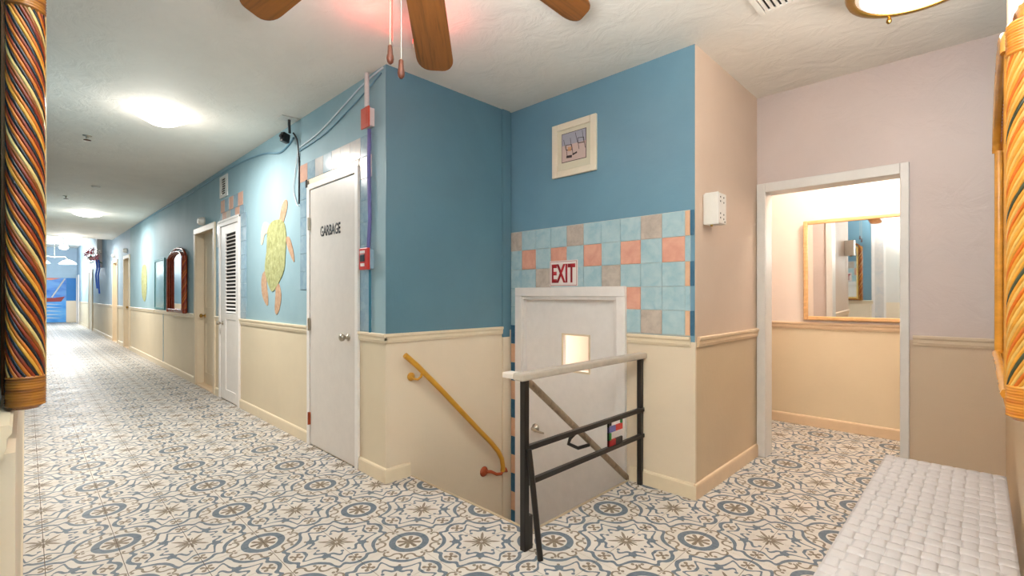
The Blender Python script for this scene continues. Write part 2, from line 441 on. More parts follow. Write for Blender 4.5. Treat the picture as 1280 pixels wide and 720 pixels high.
# floor: a grout bed that carries the tiles
fl = MB()
G = -.0015
def slab(x0, x1, y0, y1): fl.box(x0, x1, y0, y1, -.16, G)
slab(XH, SX0, YG, SY0); slab(SX0, XE+.12, YG, YD); slab(SX0, XC, YD, SY0); slab(XH, SX0, SY0, YB+.02); slab(XH, XA+.2, YB+.02, YEND+.05); slab(XE+.12, XF, -.9, 2.4)
slab(XE, XE+.12, .3, 1.2)
slab(XC, XE+.12, YD, YD+.12)
floor = structure(fl.build('floor', M['grout']))
# tiles (0.25 m), the ones that show largest one by one, the rest joined
P, JO = .25, .0028
rects = [(XH, SX0, YG, SY0), (SX0, XE, YG, YD), (SX0, XC, YD, SY0), (XH, SX0, SY0, YB), (XH, XA+.1, YB, YEND), (XE, XE+.12, .345, 1.155), (XE+.12, XF, -.9, 2.4)]
th = YAW; sn, cs = math.sin(th), math.cos(th)
cells = []
def clip_tile(i, j):
    out = []
    x0, y0 = .06+i*P, .99+j*P
    for (a, b_, c, d) in rects:
        q = (max(x0+JO/2, a), min(x0+P-JO/2, b_), max(y0+JO/2, c), min(y0+P-JO/2, d))
        if q[1]-q[0] > .004 and q[3]-q[2] > .004: out.append(q)
    return out
for i in range(-2, 22):
    for j in range(-9, 116):
        qs = clip_tile(i, j)
        if not qs: continue
        xc, yc = .06+(i+.5)*P, .99+(j+.5)*P
        Z = xc*sn+yc*cs; r = xc*cs-yc*sn
        vis = Z > .5 and abs(r/Z) < 1.16 and (597*1.2/Z) < 420 and not (xc > 2.9 and yc > 1.2 and xc < 3.9) and not (xc < .05 and yc < 1.2)
        bench = 1.0 < xc < 2.9 and yc < .35
        if xc > XE and not (.0 < yc < 1.7): vis = False
        cells.append(((Z if vis and not bench else 99), qs))
cells.sort(key=lambda c: c[0])
full_mesh = MB().box(-P/2+JO/2, P/2-JO/2, -P/2+JO/2, P/2-JO/2, -.012, 0).mesh('tile', M['floor_tile'])
rest = MB(); nt_ = 0
for Z, qs in cells:
    for q in qs:
        if Z < 90 and nt_ < 296:
            w, h = q[1]-q[0], q[3]-q[2]
            if abs(w-(P-JO)) < 1e-4 and abs(h-(P-JO)) < 1e-4:
                put('tile', full_mesh, floor, loc=((q[0]+q[1])/2, (q[2]+q[3])/2, random.uniform(-.0003, .0003)))
            else:
                B(*q, -.012, 0).build('tile', M['floor_tile'], floor)
            nt_ += 1
        else:
            rest.box(*q, -.012, 0)
o = rest.build('tiles', M['floor_tile'], floor); o['kind'] = 'stuff'

# stairs going down to the exit door
st = structure(thing('staircase', None, None, (0, 0, 0)))
rise = -ZLOW/4
for k in range(3):
    MB().box(SX0+.02+k*.25, SX0+.29+k*.25, SY0, YB, ZLOW, -rise*(k+1)).build('step', M['step'], st, .006)
structure(MB().box(SX0+.02+.75, 4.4, 1.5, YB+.12, ZLOW-.1, ZLOW).build('floor_landing', M['step']))
structure(MB().box(SX0, XC, SY0-.03, SY0, ZLOW, -.16).box(SX0-.03, SX0, SY0-.03, YB, ZLOW, -.16).build('wall_under_floor', M['cream']))
# nosings on the two floor edges
structure(B(SX0-.004, SX0+.014, SY0-.004, YB-.002, -.06, .003).build('trim_1', M['step'], bevel=.003))
structure(B(SX0-.004, XC-.002, SY0-.004, SY0+.014, -.06, .003).build('trim_2', M['step'], bevel=.003))

# chair rails and baseboards
RAIL = [(0, RB), (.010, RB), (.012, RB+.010), (.015, RB+.016), (.015, RB+.034), (.022, RB+.044), (.022, RT-.004), (.018, RT), (0, RT)]
BASE = [(0, .001), (.014, .001), (.014, .080), (.010, .090), (0, .094)]
tn = [3]
def run(prof, a, b, nrm, mat, name=None):
    """extrude a moulding profile (out, z) from a to b (xy) with the wall normal nrm (xy)"""
    pts = [(a[0]+nrm[0]*o_, a[1]+nrm[1]*o_, z) for o_, z in prof]
    if name is None: name = 'trim_%d' % tn[0]; tn[0] += 1
    return structure(MB().prism(pts, (b[0]-a[0], b[1]-a[1], 0)).build(name, mat))
nA, nB, nC, nE, nH, nG = (-1, 0), (0, -1), (-1, 0), (-1, 0), (1, 0), (0, 1)
for (y0, y1) in ((YB-.015, 3.05), (3.905, 5.655), (6.42, 6.60), (7.66, 10.45), (10.5, 13.37), (14.33, 15.34), (16.36, 21.5), (23.1, 27.6)):
    run(RAIL, (XA, y0), (XA, y1), nA, M['trim'])
for k, (y0, y1) in enumerate(((YB-.013, 3.05), (3.905, 5.655), (6.42, 6.60), (7.66, 13.37), (14.33, 15.34), (16.36, 21.5), (23.1, 27.6))):
    run(BASE, (XA, y0), (XA, y1), nA, M['trim'], 'baseboard_corridor' + ('' if k == 0 else '.%03d' % k))
run(RAIL, (XA-.015, YB), (2.649, YB), nB, M['trim'])
run(BASE, (XA-.013, YB), (1.792, YB), nB, M['trim'], 'baseboard_stair')
run(RAIL, (XC, 1.645), (XC, 1.225), nC, M['trim'])
run(BASE, (XC, 1.63), (XC, YD-.013), nC, M['trim'], 'baseboard_exit')
run(RAIL, (XC+.028, YD), (XE, YD), nB, M['trim_peach'])
run(BASE, (XC-.013, YD), (XE, YD), nB, M['trim_peach'], 'baseboard_return')
run(RAIL, (XE, .30), (XE, YG), nE, M['trim_taupe'])
run(BASE, (XE, .30), (XE, YG), nE, M['taupe'], 'baseboard_doorway')
run(RAIL, (XF, 2.4), (XF, -.9), nE, M['trim_peach'])
run(BASE, (XF, 2.4), (XF, -.9), nE, M['trim_peach'], 'baseboard_back')
run(RAIL, (XH, 1.31), (XH, 27), nH, M['trim'])
run([(0, .001), (.032, .001), (.032, .10), (.024, .11), (0, .115)], (XH, 1.34), (XH, 27), nH, M['trim'], 'baseboard_left')
structure(B(XH, XH+.026, 1.34, 7.0, .115, RB).build('trim_panel_left', M['cream']))
run(RAIL, (XH+.1, YG), (XE, YG), nG, M['trim_taupe'])
# vertical board beside the stair corner, corner bead on the exit wall
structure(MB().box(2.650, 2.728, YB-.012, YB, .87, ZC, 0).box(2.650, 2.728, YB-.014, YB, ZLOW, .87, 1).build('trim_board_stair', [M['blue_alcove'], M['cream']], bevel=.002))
structure(B(XC-.004, XC+.012, YD-.005, YD, 0.1, .925).build('trim_corner', M['cream'], bevel=.002))
# tall cream board and the blue wall above the right mirror
structure(B(1.9, 3.06, YG, YG+.018, 1.86, ZC).build('trim_board_right', M['trim_peach'], bevel=.003))
# white framed recess on the left wall, seen in the back room's mirror
dl = structure(thing('window_1', None, None))
B(XH, XH+.004, 1.285, 1.33, .1, 2.43).build('casing', M['white'], dl, .001)
B(XH, XH+.004, 1.135, 1.165, .1, 2.43).build('casing', M['white'], dl, .001)
B(XH, XH+.004, 1.165, 1.285, 2.36, 2.43).build('casing', M['white'], dl, .001)
B(XH, XH+.002, 1.165, 1.285, .1, 2.36).build('pane', M['t_hall_pale'], dl)

# ------------------------------------------------------------------ wall tiles
def wtile(x, y0, y1, z0, z1, mat, parent, prot=.007):
    g = .0022
    return B(x-prot, x-.0005, y0+g/2, y1-g/2, z0+g/2, z1-g/2).build('tile', mat, parent, .0015)
ycol = [2.745, 2.592, 2.445, 2.296, 2.146, 1.996, 1.846, 1.698, 1.550, 1.405, 1.258]
zrow = [1.706, 1.556, 1.404, 1.256, 1.111, .962]
b_, s_, t_ = M['t_blue'], M['t_salmon'], M['t_tan']
grid = [[t_, b_, b_, b_, t_, b_, b_, b_, t_, b_],
        [b_, s_, b_, s_, b_, s_, b_, s_, b_, s_],
        [b_, b_, t_, b_, b_, b_, t_, b_, b_, b_],
        [b_, 0, 0, 0, 0, 0, 0, s_, b_, b_],
        [b_, 0, 0, 0, 0, 0, 0, b_, t_, b_]]
structure(B(XC-.002, XC+.001, 1.226, YB, 1.262, 1.708).build('trim_grout', M['wall_grout']))
structure(B(XC-.002, XC+.001, 1.226, 1.655, .957, 1.262).build('trim_grout_low', M['wall_grout']))
for r_ in range(5):
    for c_ in range(10):
        m_ = grid[r_][c_]
        if not m_: continue
        y1, y0 = ycol[c_], ycol[c_+1]
        y1 = min(y1, YB-.002)
        if r_ >= 3 and c_ == 0: y0 = 2.650
        if r_ >= 3 and c_ == 7: y1 = 1.652
        wtile(XC, y0, y1, zrow[r_+1], zrow[r_], m_, wc)
    wtile(XC, 1.226, ycol[10], zrow[r_+1], zrow[r_], M['t_peach'] if r_ % 2 == 0 else b_, wc)
    if r_ % 2 == 0: wtile(XC, 1.2025, 1.2245, zrow[r_+1], zrow[r_], M['t_deep'], wc, .012)
z = .962; k = 0
while z > ZLOW+.1:
    wtile(XC, 2.650, YB-.002, z-.149, z, M['t_deep'] if k % 2 == 0 else M['t_peach'], wc); z -= .149; k += 1
# corridor tiles round the garbage door
ha, hp, hs = M['t_hall_blue'], M['t_hall_pale'], M['t_hall_salmon']
ys = [2.890+.1469*k for k in range(9)]
for k, m_ in enumerate([ha, hp, hp, hp, ha, hp, ha, hs]):
    wtile(XA, ys[k], ys[k+1], 2.142, 2.285, m_, wa, .006)
z = 2.142; k = 0
while z > RT+.04:
    z2 = max(z-.149, RT+.004)
    wtile(XA, 2.890, 3.045, z2, z, hp if k in (0,) else ha, wa, .006)
    if z2 > 1.22: wtile(XA, 3.918, 4.065, z2, z, ha, wa, .006)
    z = z2; k += 1
# tiles round the louvred door
yy = [5.575+.1625*k for k in range(6)]
for k, m_ in enumerate([hs, ha, hs, ha, hs]):
    wtile(XA, yy[k], yy[k+1], 2.165, 2.31, m_, wa, .006)
yy = [5.575-.06+.1625*k for k in range(7)]
for k, m_ in enumerate([ha, hs, ha, t_, hs, ha]):
    wtile(XA, max(5.46, yy[k]), min(6.41, yy[k+1]), 2.075, 2.163, m_, wa, .006)
z = 2.075
while z > RT+.04:
    z2 = max(z-.149, RT+.004)
    wtile(XA, 5.46, 5.65, z2, z, ha, wa, .006); wtile(XA, 6.425, 6.56, z2, z, ha if z < 1.8 else hp, wa, .006); z = z2

# ------------------------------------------------------------------ doors
def knob(parent, x, y, z, mat, name='knob', s=1):
    b = MB(); b.lathe([(.0, 0), (.026*s, 0), (.026*s, -.006), (.011*s, -.010), (.010*s, -.030), (.022*s, -.036), (.027*s, -.048), (.024*s, -.060), (.012*s, -.066)], (x, y, z), 'X', 16)
    return b.build(name, mat, parent)
def casing_x(parent, x, y0, y1, zt, w, t, mat, zb=0.0, cap=0):
    """three casing pieces round an opening y0..y1, top zt (outer), on the plane x facing -x"""
    for (a, b2, c, d) in ((y0, y0+w, zb, zt-w), (y1-w, y1, zb, zt-w), (y0, y1, zt-w, zt)):
        q = B(x-t, x, a, b2, c, d)
        q.build('casing', mat, parent, .004)
# 1: garbage door, flush
d1 = structure(thing('door_1', None, None))
B(XA-.012, XA, 3.10, 3.845, .012, 2.045).build('door_leaf', M['door_white'], d1, .003)
for (a, b2, c, d) in ((3.052, 3.094, 0, 2.095), (3.851, 3.900, 0, 2.095), (3.094, 3.851, 2.051, 2.095)):
    B(XA-.020, XA, a, b2, c, d).build('casing', M['white'], d1, .003)
B(XA-.010, XA, 3.052, 3.915, 2.097, 2.139).build('head_board', M['trim'], d1, .002)
B(XA-.024, XA-.0195, 3.884, 3.915, 2.075, 2.137).build('bracket', M['dark'], d1)
for zz in (1.775, .970, .215):
    hb = MB().box(XA-.024, XA-.012, 3.838, 3.862, zz-.048, zz+.048); hb.tube([(XA-.026, 3.850, zz-.05), (XA-.026, 3.850, zz+.05)], .006, 8)
    hb.build('hinge', M['nickel'] if zz > .5 else M['rust'], d1)
knob(d1, XA-.012, 3.20, .905, M['nickel'])
text_mesh('lettering', 'GARBAGE', M['letter_black'], d1, (XA-.0125, 3.655, 1.655), (0, -1, 0), (0, 0, 1), .082, .335, .0012, .025)
# 2: louvred door
d2 = structure(thing('door_2', None, None))
for (a, b2, c, d) in ((5.657, 5.70, 0, 2.07), (6.365, 6.415, 0, 2.07), (5.70, 6.365, 2.0, 2.07)):
    B(XA-.022, XA, a, b2, c, d).build('casing', M['white'], d2, .004)
B(XA-.028, XA-.001, 5.657, 6.415, 2.045, 2.072).build('head_board', M['white'], d2, .004)
for (a, b2, c, d) in ((5.704, 5.79, .012, 1.995), (6.16, 6.361, .012, 1.995), (5.79, 6.16, 1.90, 1.995), (5.79, 6.16, .93, 1.0), (5.79, 6.16, .012, .13)):
    B(XA-.014, XA, a, b2, c, d).build('rail', M['white'], d2, .003)
B(XA-.006, XA, 5.79, 6.16, .13, .93).build('panel', M['white'], d2)
B(XA-.002, XA, 5.79, 6.16, 1.0, 1.90).build('louvre_back', M['dark'], d2)
sl = MB().prism([(0, 0, 0), (-.014, 0, -.014), (-.0165, 0, -.012), (-.0025, 0, .003)], (0, .37, 0)).mesh('slat', M['white'])
for k in range(22): put('slat', sl, d2, loc=(XA-.001, 5.79, 1.020+k*.0405))
knob(d2, XA-.014, 6.265, .885, M['nickel'], s=.9)
# 3..5: recessed cream doors
def recess_door(n, y0, y1, zt, knob_far, detail):
    d = structure(thing('door_%d' % n, None, None))
    casing_x(d, XA, y0-.075, y1+.075, zt+.045, .075, .02, M['door_cream'])
    B(XA+.085, XA+.12, y0, y1, 0.001, zt).build('door_leaf', M['door_cream'], d)
    B(XA-.01, XA+.12, y0, y1, 0, .02).build('threshold', M['trim_peach'], d, .003)
    for (a, b2, c, e) in ((y0+.12, y1-.12, .15, .85), (y0+.12, y1-.12, 1.02, zt-.15)):
        for (p_, q_, r_, s2) in ((a, b2, c, c+.02), (a, b2, e-.02, e), (a, a+.02, c, e), (b2-.02, b2, c, e)):
            B(XA+.079, XA+.085, p_, q_, r_, s2).build('moulding', M['door_cream'], d)
    for (a, b2, c, e) in ((y0+.0005, y0+.012, .02, zt-.012), (y1-.012, y1-.0005, .02, zt-.012), (y0+.0005, y1-.0005, zt-.012, zt-.0005)):
        B(XA-.001, XA+.084, a, b2, c, e).build('jamb', M['door_cream'], d)
    knob(d, XA+.085, y1-.07 if knob_far else y0+.07, .93, M['brass'])
    if detail:
        MB().lathe([(0, 0), (.045, 0), (.045, -.006), (.03, -.008)], (XA+.085, (y0+y1)/2-.2, 1.62), 'X', 16).build('number_plate', M['nickel'], d)
recess_door(3, 6.68, 7.55, 2.05, True, True)
recess_door(4, 13.45, 14.25, 2.07, True, False)
recess_door(5, 15.42, 16.28, 2.07, False, False)
# 6: a cream door far down the hall; 7: painted mural door at the far end
d6 = structure(thing('door_6', None, None))
casing_x(d6, XA, 21.6, 23.0, 2.1, .09, .03, M['door_cream'])
B(XA-.012, XA, 21.69, 22.91, .01, 2.01).build('door_leaf', M['door_cream'], d6)
d8 = structure(thing('door_8', None, None))
casing_x(d8, XA, 27.7, 28.9, 2.1, .09, .03, M['white'])
B(XA-.012, XA, 27.79, 28.81, .01, 2.01).build('door_leaf', M['white'], d8)

# exit door on the lower landing
d7 = structure(thing('door_7', None, None))
casing_x(d7, XC, 1.652, 2.648, 1.262, .068, .028, M['white'], ZLOW)
for (a, b2, c, d) in ((1.7205, 1.745, ZLOW, 1.17), (2.575, 2.5995, ZLOW, 1.17), (1.7205, 2.5995, 1.17, 1.194)):
    B(XC-.01, XC+.10, a, b2, c, d).build('jamb', M['white'], d7, .002)
WY0, WY1, WZ0, WZ1 = 1.975, 2.205, .655, .910
for (a, b2, c, d) in ((1.745, WY0, ZLOW+.01, 1.17), (WY1, 2.575, ZLOW+.01, 1.17), (WY0, WY1, ZLOW+.01, WZ0), (WY0, WY1, WZ1, 1.17)):
    pass
dm = MB()
for (a, b2, c, d) in ((1.747, WY0, ZLOW+.01, 1.168), (WY1, 2.573, ZLOW+.01, 1.168), (WY0, WY1, ZLOW+.01, WZ0), (WY0, WY1, WZ1, 1.168)):
    dm.box(XC+.030, XC+.072, a, b2, c, d)
dm.build('door_leaf', M['white'], d7)
B(XC+.048, XC+.052, WY0, WY1, WZ0, WZ1).build('glass', M['glass'], d7)
for (a, b2, c, d) in ((WY0-.012, WY0, WZ0-.012, WZ1+.012), (WY1, WY1+.012, WZ0-.012, WZ1+.012), (WY0, WY1, WZ0-.012, WZ0), (WY0, WY1, WZ1, WZ1+.012)):
    B(XC+.024, XC+.031, a, b2, c, d).build('glass_bead', M['trim'], d7)
lv = MB().lathe([(0, 0), (.034, 0), (.034, -.012), (.016, -.016), (.014, -.045)], (XC+.030, 2.475, .17), 'X', 16)
lv.tube([(XC-.015, 2.475, .17), (XC-.018, 2.45, .168), (XC-.016, 2.40, .160), (XC-.012, 2.36, .158)], [.011, .010, .009, .007], 8)
lv.build('lever_handle', M['nickel'], d7)

# doorway casing on wall E
ce = structure(thing('door_9', None, None))
for (a, b2, c, d) in ((.317, .362, 0, 2.03), (1.138, 1.197, 0, 2.03), (.362, 1.138, 1.962, 2.03)):
    B(XE-.022, XE+.001, a, b2, c, d).build('casing', M['white_casing'], ce, .004)
    B(XE+.119, XE+.14, a, b2, c, d).build('casing', M['white_casing'], ce, .004)
for (a, b2, c, d) in ((.345, .362, 0, 1.972), (1.138, 1.155, 0, 1.972), (.345, 1.155, 1.962, 1.985)):
    B(XE+.001, XE+.119, a, b2, c, d).build('jamb', M['white_casing'], ce)

# ------------------------------------------------------------------ guard railing by the stairs
RY = 1.535
rail = thing('guard_railing', 'black iron guard railing with a worn pale wooden cap at the top of the stairs', 'railing', (1.65, RY, 0))
def lp(b): return b
def rb(name, m, x0, x1, y0, y1, z0, z1, bev=.003): return B(x0-1.65, x1-1.65, y0-RY, y1-RY, z0, z1).build(name, m, rail, bev)
rb('post', M['black'], 1.632, 1.664, 1.519, 1.551, 0, .800)
rb('post', M['black'], 2.720, 2.750, 1.530, 1.560, 0, .800)
rb('cap_rail', M['cap'], 1.600, 2.7555, 1.505, 1.568, .802, .838, .008)
rb('cap_return', M['cap_white'], 1.602, 1.664, 1.568, 1.640, .806, .834, .006)
rb('bar', M['black'], 1.660, 2.7555, 1.524, 1.549, .464, .490, .003)
rb('bar', M['black'], 1.664, 2.7555, 1.524, 1.549, .300, .325, .003)
MB().tube([(1.655-1.65, 1.515-RY, .478), (1.652-1.65, 1.490-RY, .34), (1.634-1.65, 1.424-RY, 0)], .014, 8).build('brace', M['black'], rail)
rb('foot', M['black'], 1.664, 1.690, 1.520, 1.550, 0, .16, .003)
pl = [(2.355, 2.385, .445, .466, 'letter_black'), (2.355, 2.43, .405, .440, 'purple'), (2.43, 2.505, .405, .440, 'red'), (2.355, 2.385, .362, .403, 'pl_green'),
      (2.355, 2.43, .3255, .362, 'letter_red'), (2.43, 2.505, .3255, .362, 'letter_black'), (2.492, 2.505, .440, .466, 'pl_green'), (2.355, 2.362, .3255, .466, 'letter_black')]
M['pl_green'] = painted('green_enamel', srgb(52, 132, 64), .4)
for (x0, x1, z0, z1, m_) in pl:
    rb('coloured_plate', M[m_], x0, x1-.001, 1.530, 1.542, z0, z1-.001, .001)
# lower handrail that follows the stairs on the near side
hr2 = thing('lower_handrail', 'worn brown handrail sloping down the stairs behind the guard railing', 'handrail', (1.80, 1.65, .76))
b = MB(); p0, p1 = Vector((-.035, .0, .028)), Vector((.955, .002, -.75))
dd = (p1-p0).normalized(); side = Vector((0, 1, 0)); up_ = dd.cross(side)
b.tube([p0, p0+dd*.3, p0+dd*.8, p1], .019, 10)
b.build('rail', M['diag'], hr2)
MB().tube([(.415, .0, -.335), (.375, .02, -.372), (.37, .03, -.405), (.42, .0, -.435), (.50, -.02, -.43)], .0105, 8).build('bracket', M['black'], hr2)

# gold handrail on the stair wall
hr = thing('gold_handrail', 'chipped gold painted handrail sloping down the cream stair wall', 'handrail', (1.72, 2.65, .81))
pp = [(1.715, 2.65, .815), (1.80, 2.65, .744), (2.0, 2.65, .555), (2.2, 2.65, .355), (2.36, 2.65, .195), (2.47, 2.65, .09), (2.545, 2.65, .005), (2.585, 2.65, -.06), (2.60, 2.65, -.13), (2.60, 2.655, -.165)]
MB().tube([(x-1.72, y-2.65, z-.81) for x, y, z in pp], .0185, 10).build('rail', M['gold_paint'], hr)
def bracket(x, z, m_):
    q = MB(); q.tube([(x, 0, z), (x-.005, .01, z-.035), (x-.012, .035, z-.055), (x-.035, .05, z-.05), (x-.05, .055, z-.03)], .009, 8)
    q.lathe([(0, .064), (.028, .064), (.028, .056), (.012, .05)], (x-.05, 0, z-.035), 'Y', 14)
    return q.build('bracket', m_, hr)
bracket(.13, -.115, M['gold_paint'])
q = MB().tube([(.88, .005, -.975), (.86, .0, -.99), (.82, .01, -.985), (.78, .03, -.96), (.745, .045, -.955)], .012, 8)
q.lathe([(0, .062), (.04, .062), (.034, .052), (.012, .045)], (.735, 0, -.955), 'Y', 14)
q.tube([(.88, .005, -.975), (.92, .0, -.985), (.935, .03, -.975)], .010, 8)
q.build('bracket', M['rust'], hr)

# ------------------------------------------------------------------ signs, picture, wall boxes
sg = thing('exit_sign', 'white exit sign with bold red letters above the lower white door', 'sign', (XC-.008, 2.17, 1.362))
B(-.006, 0, -.128, .128, -.094, .094).build('plate', M['sign_white'], sg, .002)
for (a, b2, c, d) in ((-.122, .122, .085, .088), (-.122, .122, -.088, -.085), (-.122, -.119, -.088, .088), (.119, .122, -.088, .088)):
    B(-.0068, -.006, a, b2, c, d).build('border', M['letter_red'], sg)
text_mesh('lettering', 'EXIT', M['letter_red'], sg, (-.0061, .108, -.068), (0, -1, 0), (0, 0, 1), .136, .216, .0012, .03)

pc = thing('framed_print', 'cream framed print of two beach chairs high on the blue wall', 'picture', (XC, 2.077, 2.258))
PW, PH = .195, .195
for (a, b2, c, d) in ((-PW, -PW+.048, -PH, PH), (PW-.048, PW, -PH, PH), (-PW+.048, PW-.048, -PH, -PH+.048), (-PW+.048, PW-.048, PH-.048, PH)):
    B(-.022, -.001, a, b2, c, d).build('frame', M['frame_cream'], pc, .005)
M['mat_green'] = plaster('sage_mat', srgb(214, 208, 182), .05, .7, .1, 30, alt=srgb(226, 218, 192))
M['pr_sand'] = plaster('print_sand', srgb(206, 182, 172), .05, .6, .05, 30)
M['pr_sky'] = plaster('print_sky', srgb(168, 166, 178), .05, .6, .05, 30)
M['pr_line'] = new_mat('print_dark_line', srgb(58, 46, 48), .6)
M['pr_tint'] = new_mat('print_orange_tint', srgb(212, 160, 120), .6)
B(-.010, -.001, -PW+.046, PW-.046, -PH+.046, PH-.046).build('mat', M['mat_green'], pc)
B(-.0115, -.010, -.108, .110, -.092, .118).build('print_border', M['pr_line'], pc)
pr = MB(); X0 = -.0125
pr.box(X0, -.0115, -.104, .106, .030, .114, 1); pr.box(X0, -.0115, -.104, .106, -.088, .030, 0)
def seg(a, b2, w=.004, mi=2):
    (ya, za), (yb, zb) = a, b2
    d = Vector((0, yb-ya, zb-za)); n = Vector((0, -d.z, d.y)).normalized()*w/2
    A_, B_ = Vector((X0-.0005, ya, za)), Vector((X0-.0005, yb, zb))
    pr.prism([A_-n, B_-n, B_+n, A_+n], (-.0006, 0, 0), mi)
for k in (0, 1):                             # two folding chairs, drawn in dark line
    o_ = .070-.105*k; zo = -.004+.03*k
    seg((o_, .035+zo), (o_-.012, -.045+zo)); seg((o_-.052, .030+zo), (o_-.066, -.048+zo)); seg((o_, .035+zo), (o_-.052, .030+zo))
    seg((o_-.005, -.002+zo), (o_-.058, -.006+zo), .006); seg((o_+.02, .078+zo), (o_, .0+zo), .003); seg((o_-.04, .080+zo), (o_-.052, .0+zo), .003)
seg((.065, -.055), (.015, -.058), .018); seg((.01, -.048), (-.03, -.038), .012)
seg((.052, .0), (.02, -.004), .03, 3)
pr.build('print', [M['pr_sand'], M['pr_sky'], M['pr_line'], M['pr_tint']], pc)

bx = thing('wall_box', 'white chime box with rows of holes on the peach side wall', 'box', (2.925, YD, 1.722))
B(-.054, .060, -.095, -.001, -.092, .090).build('housing', M['plastic_white'], bx, .003)
B(-.064, -.0545, -.096, -.012, -.098, .094).build('cover', M['plastic_white'], bx, .004)
for k, (dx, dz) in enumerate([(-.03, .066), (.02, .066), (-.03, .040), (.02, .036), (-.03, -.032), (.02, -.036), (-.03, -.058), (.02, -.062), (.036, -.078)]):
    MB().lathe([(.0, .0), (.0055, .0), (.0055, -.0012)], (dx, -.0952, dz), 'Y', 8).build('hole', M['dark'], bx)
MB().lathe([(.006, 0), (.010, -.010), (.004, -.016)], (-.045, -.05, -.0925), 'Z', 10).build('latch', M['brass'], bx)

# fire alarm run on the corridor wall
cu_ = thing('alarm_conduit', 'white and purple conduit running down the corridor wall between red alarm boxes', 'conduit', (XA, 2.90, 2.46))
MB().tube([(-.033, 0, .212), (-.033, 0, -.015)], .016, 10).build('upper_pipe', M['white_pipe'], cu_)
MB().tube([(-.018, -.005, -.155), (-.018, .004, -.4), (-.018, -.012, -.75), (-.018, .008, -.944)], .0125, 8).build('lower_pipe', M['purple'], cu_)
MB().tube([(-.010, .0, -1.09), (-.010, .0, -1.505)], .009, 8).build('tail_pipe', M['teal'], cu_)
rbx = thing('junction_box', 'red junction box high on the white conduit near the corridor corner', 'box', (XA, 2.90, 2.375))
B(-.036, -.0005, -.045, .050, -.060, .060).build('box', M['white_pipe'], rbx, .004)
B(-.048, -.0365, -.050, .056, -.068, .068).build('cover', M['red_dull'], rbx, .004)
B(-.051, -.0485, -.026, .030, -.045, .045).build('raised_panel', M['red_dull'], rbx, .002)
ps = thing('pull_station', 'red fire alarm pull station beside the garbage door at handle height', 'alarm', (XA, 2.915, 1.443))
B(-.030, -.0005, -.052, .045, -.066, .066).build('back_box', M['t_hall_blue'], ps, .003)
B(-.054, -.0305, -.056, .054, -.072, .072).build('body', M['red'], ps, .005)
B(-.060, -.0545, -.026, .030, -.018, .030).build('handle', M['plastic_black'], ps, .003)
B(-.0585, -.0545, -.028, .032, .036, .054).build('label_strip', M['sign_white'], ps)
B(-.0585, -.0545, -.024, .024, -.050, -.030).build('label_strip', M['sign_white'], ps)

# turtle painted in relief on the corridor wall
tt = thing('painted_turtle', 'yellow green sea turtle painted on the pale blue corridor wall', 'mural', (XA, 4.64, 1.58))
M['shell'] = plaster('turtle_shell', srgb(184, 186, 132), .08, .6, .8, 16, alt=srgb(140, 140, 84), cscale=24)
M['skin'] = plaster('turtle_skin', srgb(200, 166, 136), .06, .6, .3, 24, alt=srgb(176, 132, 100), cscale=26)
M['skin_pale'] = plaster('turtle_pale', srgb(214, 196, 172), .06, .6, .3, 24)
def blobp(pts, mat, name, t=.004):
    # smooth closed outline through (y, z) points
    n = len(pts); out = []
    for i in range(n):
        p0, p1, p2, p3 = [Vector(pts[(i+k) % n]) for k in (-1, 0, 1, 2)]
        for s2 in range(4):
            u = s2/4
            out.append(.5*((2*p1)+(p2-p0)*u+(2*p0-5*p1+4*p2-p3)*u*u+(3*p1-p0-3*p2+p3)*u**3))
    return MB().prism([(-.0006, p.x, p.y) for p in out], (-t, 0, 0)).build(name, mat, tt)
O = lambda pts: [(y-4.64, z-1.58) for y, z in pts]
from_px = lambda pts: O([(1.615*(418.3+.7135*(640-px))/(426-.7007*(640-px)), 1.2-(py-369.5)*1.615/(426-.7007*(640-px))) for px, py in pts])
K = lambda pts: from_px([(320+x/4.51, 240+y/4.5) for x, y in pts])
blobp(K([(95, 165), (150, 160), (172, 230), (168, 350), (160, 440), (125, 520), (95, 560), (75, 530), (52, 440), (62, 330), (68, 220)]), M['shell'], 'shell', .005)
blobp(K([(130, 190), (150, 190), (160, 160), (178, 90), (178, 50), (165, 45), (148, 80), (136, 140)]), M['skin'], 'head')
blobp(K([(74, 225), (72, 180), (48, 172), (34, 215), (30, 290), (40, 290), (52, 240)]), M['skin_pale'], 'flipper')
blobp(K([(172, 260), (190, 256), (212, 330), (218, 392), (205, 375), (180, 310)]), M['skin'], 'flipper')
blobp(K([(62, 450), (42, 455), (32, 510), (40, 590), (66, 640), (70, 590), (62, 520)]), M['skin'], 'flipper')
blobp(K([(115, 525), (132, 520), (144, 580), (136, 650), (118, 690), (108, 660), (112, 590)]), M['skin'], 'flipper')
# faint far turtle
t2 = blobp([(-.25, .30), (.15, .34), (.30, .1), (.22, -.25), (-.1, -.36), (-.3, -.1)], M['shell'], 'faint_turtle')
t2.parent = None; t2.location = (XA, 11.6, 1.45); tag(t2, 'faint yellow turtle painted on the corridor wall beyond the arched mirror', 'mural')

